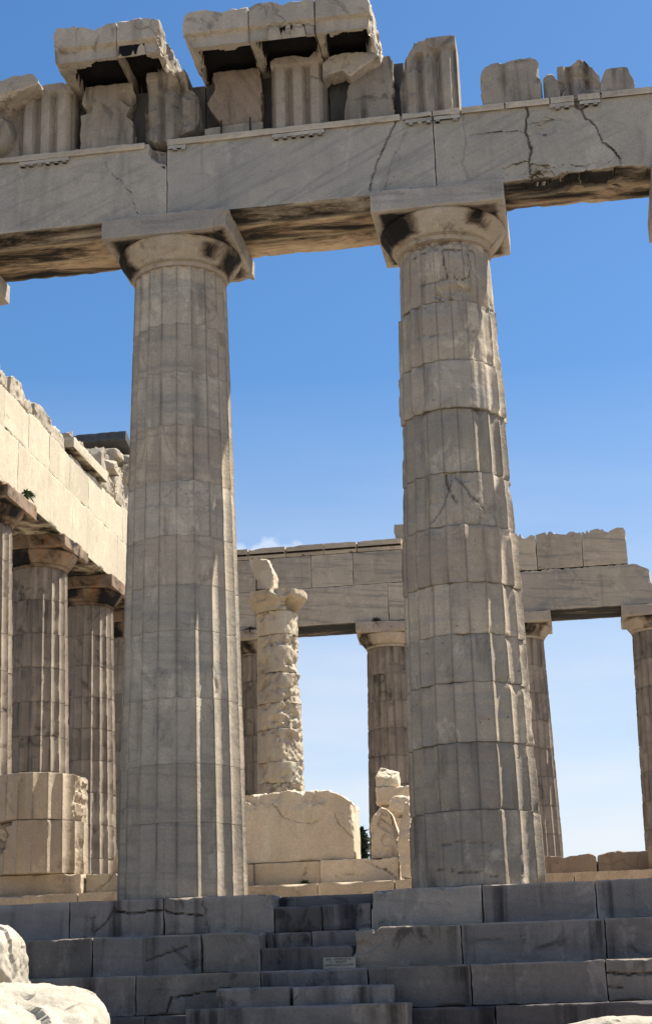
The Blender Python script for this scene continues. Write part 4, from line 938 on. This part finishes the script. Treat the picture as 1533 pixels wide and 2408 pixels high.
# corner of the pediment
V, F = block((-9.35, 0, -.30), (-7.1, 7.6, 0), .07, chip=.05, seed=890, rough=.01)
V = V-np.array((-8.2, 0, 0))
o = mesh('raking_cornice', V, F, M['darkslab'], loc=(-8.2, 21.7, 15.42), rot=(R(-13.5), 0, 0)); tag(o, 'dark sloping cornice slab of the pediment corner above the broken blocks', 'cornice slab')
V, F = block((-8.9, 22.2, 12.93), (-8.1, 28.6, 15.0), .12, chip=.05, seed=891, warp=lambda V, N: np.stack([V[:, 0], V[:, 1], np.minimum(V[:, 2], 14.93-(V[:, 1]-21.7)*.235)], 1))
o = mesh('tympanum_wall', V-np.array((-8.5, 25, 12.93)), F, M['south'], loc=(-8.5, 25, 12.93), tint=(.75, .8, .85)); tag(o, 'grey tympanum wall under the dark sloping cornice', 'wall')
for i, (cx, cy, cz, sz, lab) in enumerate(((-7.55, 21.3, 14.45, (.45, .5, .16), 'flat stone lying under the dark sloping cornice'), (-7.6, 21.0, 14.20, (.38, .5, .17), 'second flat stone stacked among the broken blocks'), (-7.35, 20.7, 13.92, (.3, .4, .2), 'round lump of stone like a sculpted body among the broken blocks'),
                                           (-7.0-.2, 22.3, 14.55, (.45, .35, .22), 'long rounded stone tucked close under the dark cornice'), (-7.1, 21.9, 14.05, (.35, .4, .3), 'squarish stone by the cleft in the broken blocks'))):
    boulder(cx, cy, cz, sz, 895+i, lab, M['picked'], .5, .12, .12, group='stones under the pediment corner')

# ------------------------------------------------------------------ far colonnade
YS = 28.84; XO = -.16
FGc = 'columns of the far colonnade'
flab = {0: 'far column beside the pile of stones, partly behind the repaired column', 1: 'far brown column just past the repaired column', 2: 'far column standing alone at the open end of the far beam', -1: 'far column half hidden behind the pale eroded column'}
s0 = column('doric_column', (XO, YS, 0), flab[0], UJ, M['weathered'], 861, espec, FGc, nth=160, hz=.07,
            capkw=dict(mat_e=M['capital'], mat_a=M['capital'], chip=.05, nth=80, h=.06, amp=.01, ssoot=.62, arcs=[(-95, -35, 9.7, 10.1), (40, 90, 9.66, 10.1), (150, 200, 9.7, 10.1)]), rotz=R(4))
for k in (1, 2, -1):
    c = copy_tree(s0); c.location = (XO+4.296*k, YS, 0); c.rotation_euler = (0, 0, R(90*k)); c['label'] = flab[k]
FB = 'masonry blocks of the far beam'
def fblock(name, x0, x1, z0, z1, y0, label, seed, cat='stone block', group=FB, y1=None, **kw):
    return slab(name, x0, x1, z0, z1, y0, y1 if y1 else YS+.8, label, seed, cat, group, kw.pop('mat', M['south']), kw.pop('tint', None), h=kw.pop('h', (.06, .2, .06)), **kw)
yf = 27.95
fblock('far_beam', -9, XO-4.296, 10.46, 11.72, yf, 'far beam stone passing behind the smooth column', 900, 'stone beam')
fblock('far_beam', XO-4.29, -.04, 10.46, 11.72, yf, 'far beam stone with dark streaks behind the worn capital', 901, 'stone beam')
fblock('far_beam', -.03, 4.1, 10.46, 11.72, yf, 'far beam stone ending behind the repaired column', 902, 'stone beam')
fblock('far_beam', 4.105, 8.44, 10.46, 11.80, yf, 'far beam stone with a broken tip at its free end', 903, 'stone beam', top=[(4.1, 11.80), (7.7, 11.80), (8.0, 11.82), (8.25, 11.7), (8.44, 11.6)], bites=[(8.44, yf, 11.75, .5, -.4, .4, -.3, .15)], jag=.03)
ux = [-9, -5.6, -4.1, -2.55, -1.15, .47, 2.2, 4.0]
uw = ['first', 'second', 'third', 'fourth', 'fifth', 'sixth', 'seventh']
for i, (a, b) in enumerate(zip(ux[:-1], ux[1:])):
    fblock('wall_block', a+.004, b-.004, 11.725, 12.83, yf+.01, uw[i]+' block of the middle course on the far beam', 910+i)
mx = [-9, -4.66, -3.4, -2.1, -1.0, .5]
mw = ['hidden', 'first', 'second', 'third', 'end']
for i, (a, b) in enumerate(zip(mx[:-1], mx[1:])):
    fblock('moulding_block', a+.003, b-.003, 12.835, 13.20, yf-.06, mw[i]+' piece of the thin moulding topping the far wall', 920+i, 'moulding', 'mouldings topping the far wall', tint=(1.05, 1.0, .93), chip=.05,
           warp=lambda V, N: V+np.stack([0*V[:, 0], (N[:, 1] < -.5)*.05*sst(12.99, 12.96, V[:, 2]), 0*V[:, 0]], 1))
fblock('stone_block', .22, .75, 13.205, 13.75, yf+.2, 'small pale block perched on the far moulding beside the repaired column', 930, group=None, mat=M['picked'], chip=.08, left=[(.30, 13.2), (.22, 13.5), (.24, 13.75)], h=.05)
for i, (a, b, lab) in enumerate(((4.0, 4.855, 'pale crowning block of the far beam beside the repaired column'), (4.865, 6.325, 'wide pale block in the middle of the far crowning course'), (6.33, 7.74, 'end block of the far crowning course with a broken top'))):
    fblock('wall_block', a+.001, b-.001, 11.825, 13.02, yf+.02, lab, 940+i, group='crowning blocks of the far beam', chip=.035, tint=(1.06, 1.02, .96), jag=.05,
           top=[(a, 12.98), (a*.6+b*.4, 13.04), (a*.4+b*.6, 12.92), (a*.2+b*.8, 13.06), (b, 12.96)])

# ------------------------------------------------------------------ rocks in the sun before the steps
FR = 'sunlit pale rocks in front of the steps'
boulder(1.48, -12.6, -1.44, (.50, .45, .33), 951, 'upright pitted pale boulder cut by the frame edge', M['rock'], .35, .06, .035, f=2.0, fine=.035, group=FR)
boulder(1.98, -13.6, -2.02, (.80, .55, .47), 952, 'broad glaring white rock in front of the steps', M['rock'], .5, .10, .035, f=1.6, fine=.02, group=FR)
boulder(5.75, -8.5, -2.15, (.75, .5, .28), 953, 'low sunlit rock ridge at the foot of the steps near the corner', M['rock'], .4, .1, .07, group=FR)
boulder(3.6, -9.5, -2.18, (.6, .4, .28), 954, 'low sunlit rock showing its crest beneath the bottom stair', M['rock'], .4, .1, .07, group=FR)

# ------------------------------------------------------------------ plants
def tuft(name, loc, n, length, spread, seed, label, mat, cat='plant', droop=.5, lean=(0, 0, 1), width=.012):
    rng = np.random.RandomState(seed); Vs, Fs = [], []
    for k in range(n):
        d = np.array(lean)+rng.normal(0, spread, 3); d /= np.linalg.norm(d)
        l = length*rng.uniform(.5, 1.1); side = np.cross(d, (0.3, -1, .2)); side /= np.linalg.norm(side)
        b = rng.normal(0, length*.12, 3)*np.array((1, .4, .3)); pts = []
        for s in (0, .35, .7, 1):
            p = b+d*l*s+np.array((0, 0, -droop*l*s*s)); w = width*(1-abs(s-.4)*1.3)
            pts += [p-side*w, p+side*w]
        n0 = len(Vs)*8; Vs.append(np.array(pts))
        Fs += [(n0+2*i, n0+2*i+1, n0+2*i+3, n0+2*i+2) for i in range(3)]
    o = mesh(name, np.concatenate(Vs), np.array(Fs), mat, loc=loc, ang=180)
    return tag(o, label, cat)
tuft('wall_plant', (XI+.02, 12.72, 10.62), 90, .26, .55, 1, 'small green plant sprouting from the cream beam', M['leaf'], lean=(1, -.3, .1), width=.022)
tuft('dry_weed', (-.45, 27.9, 10.47), 70, .26, .7, 2, 'dry weed tuft on the far capital beside the repaired column', M['dry'], lean=(.3, -.6, .35), width=.012)
tuft('dry_weed', (-4.6, 27.9, 10.47), 40, .24, .7, 3, 'dry weed tuft on the far capital behind the smooth column', M['dry'], lean=(.3, -.6, .35), width=.012)
tuft('green_weed', (1.17, 3.66, .33), 50, .14, .9, 4, 'tiny green weed in the joint of the inner platform', M['leaf'], lean=(0, -.5, .8), width=.012)
# conifer far behind
tr = thing('conifer_tree', (-14.0, 120, -12), 'dark conifer glimpsed far off between the big block and the far column', 'tree')
rng = np.random.RandomState(9)
Vs, Fs = [], []
H = 25.6
for k in range(4200):
    s = rng.uniform(.05, 1)**.8; zz = s*H; rr = (1-s)**.8*2.6*(1+.35*math.sin(zz*2.1))+.08
    a = rng.uniform(0, 6.283); q = rr*rng.uniform(.3, 1)**.5
    c = np.array((q*math.cos(a), q*math.sin(a), zz)); u = rng.normal(size=3)*.22; w = rng.normal(size=3)*.22
    n0 = len(Vs)*4; Vs.append(np.array([c-u-w, c+u-w, c+u+w, c-u+w])); Fs.append((n0, n0+1, n0+2, n0+3))
mesh('crown', np.concatenate(Vs), np.array(Fs), M['needle'], tr, ang=180)
V, F = lathe(sub([(.02, 0), (.34, 0), (.2, 12), (.04, 24), (.01, 24)], 3), 12, 3, .02)
mesh('trunk', V, F, M['bark'], tr)
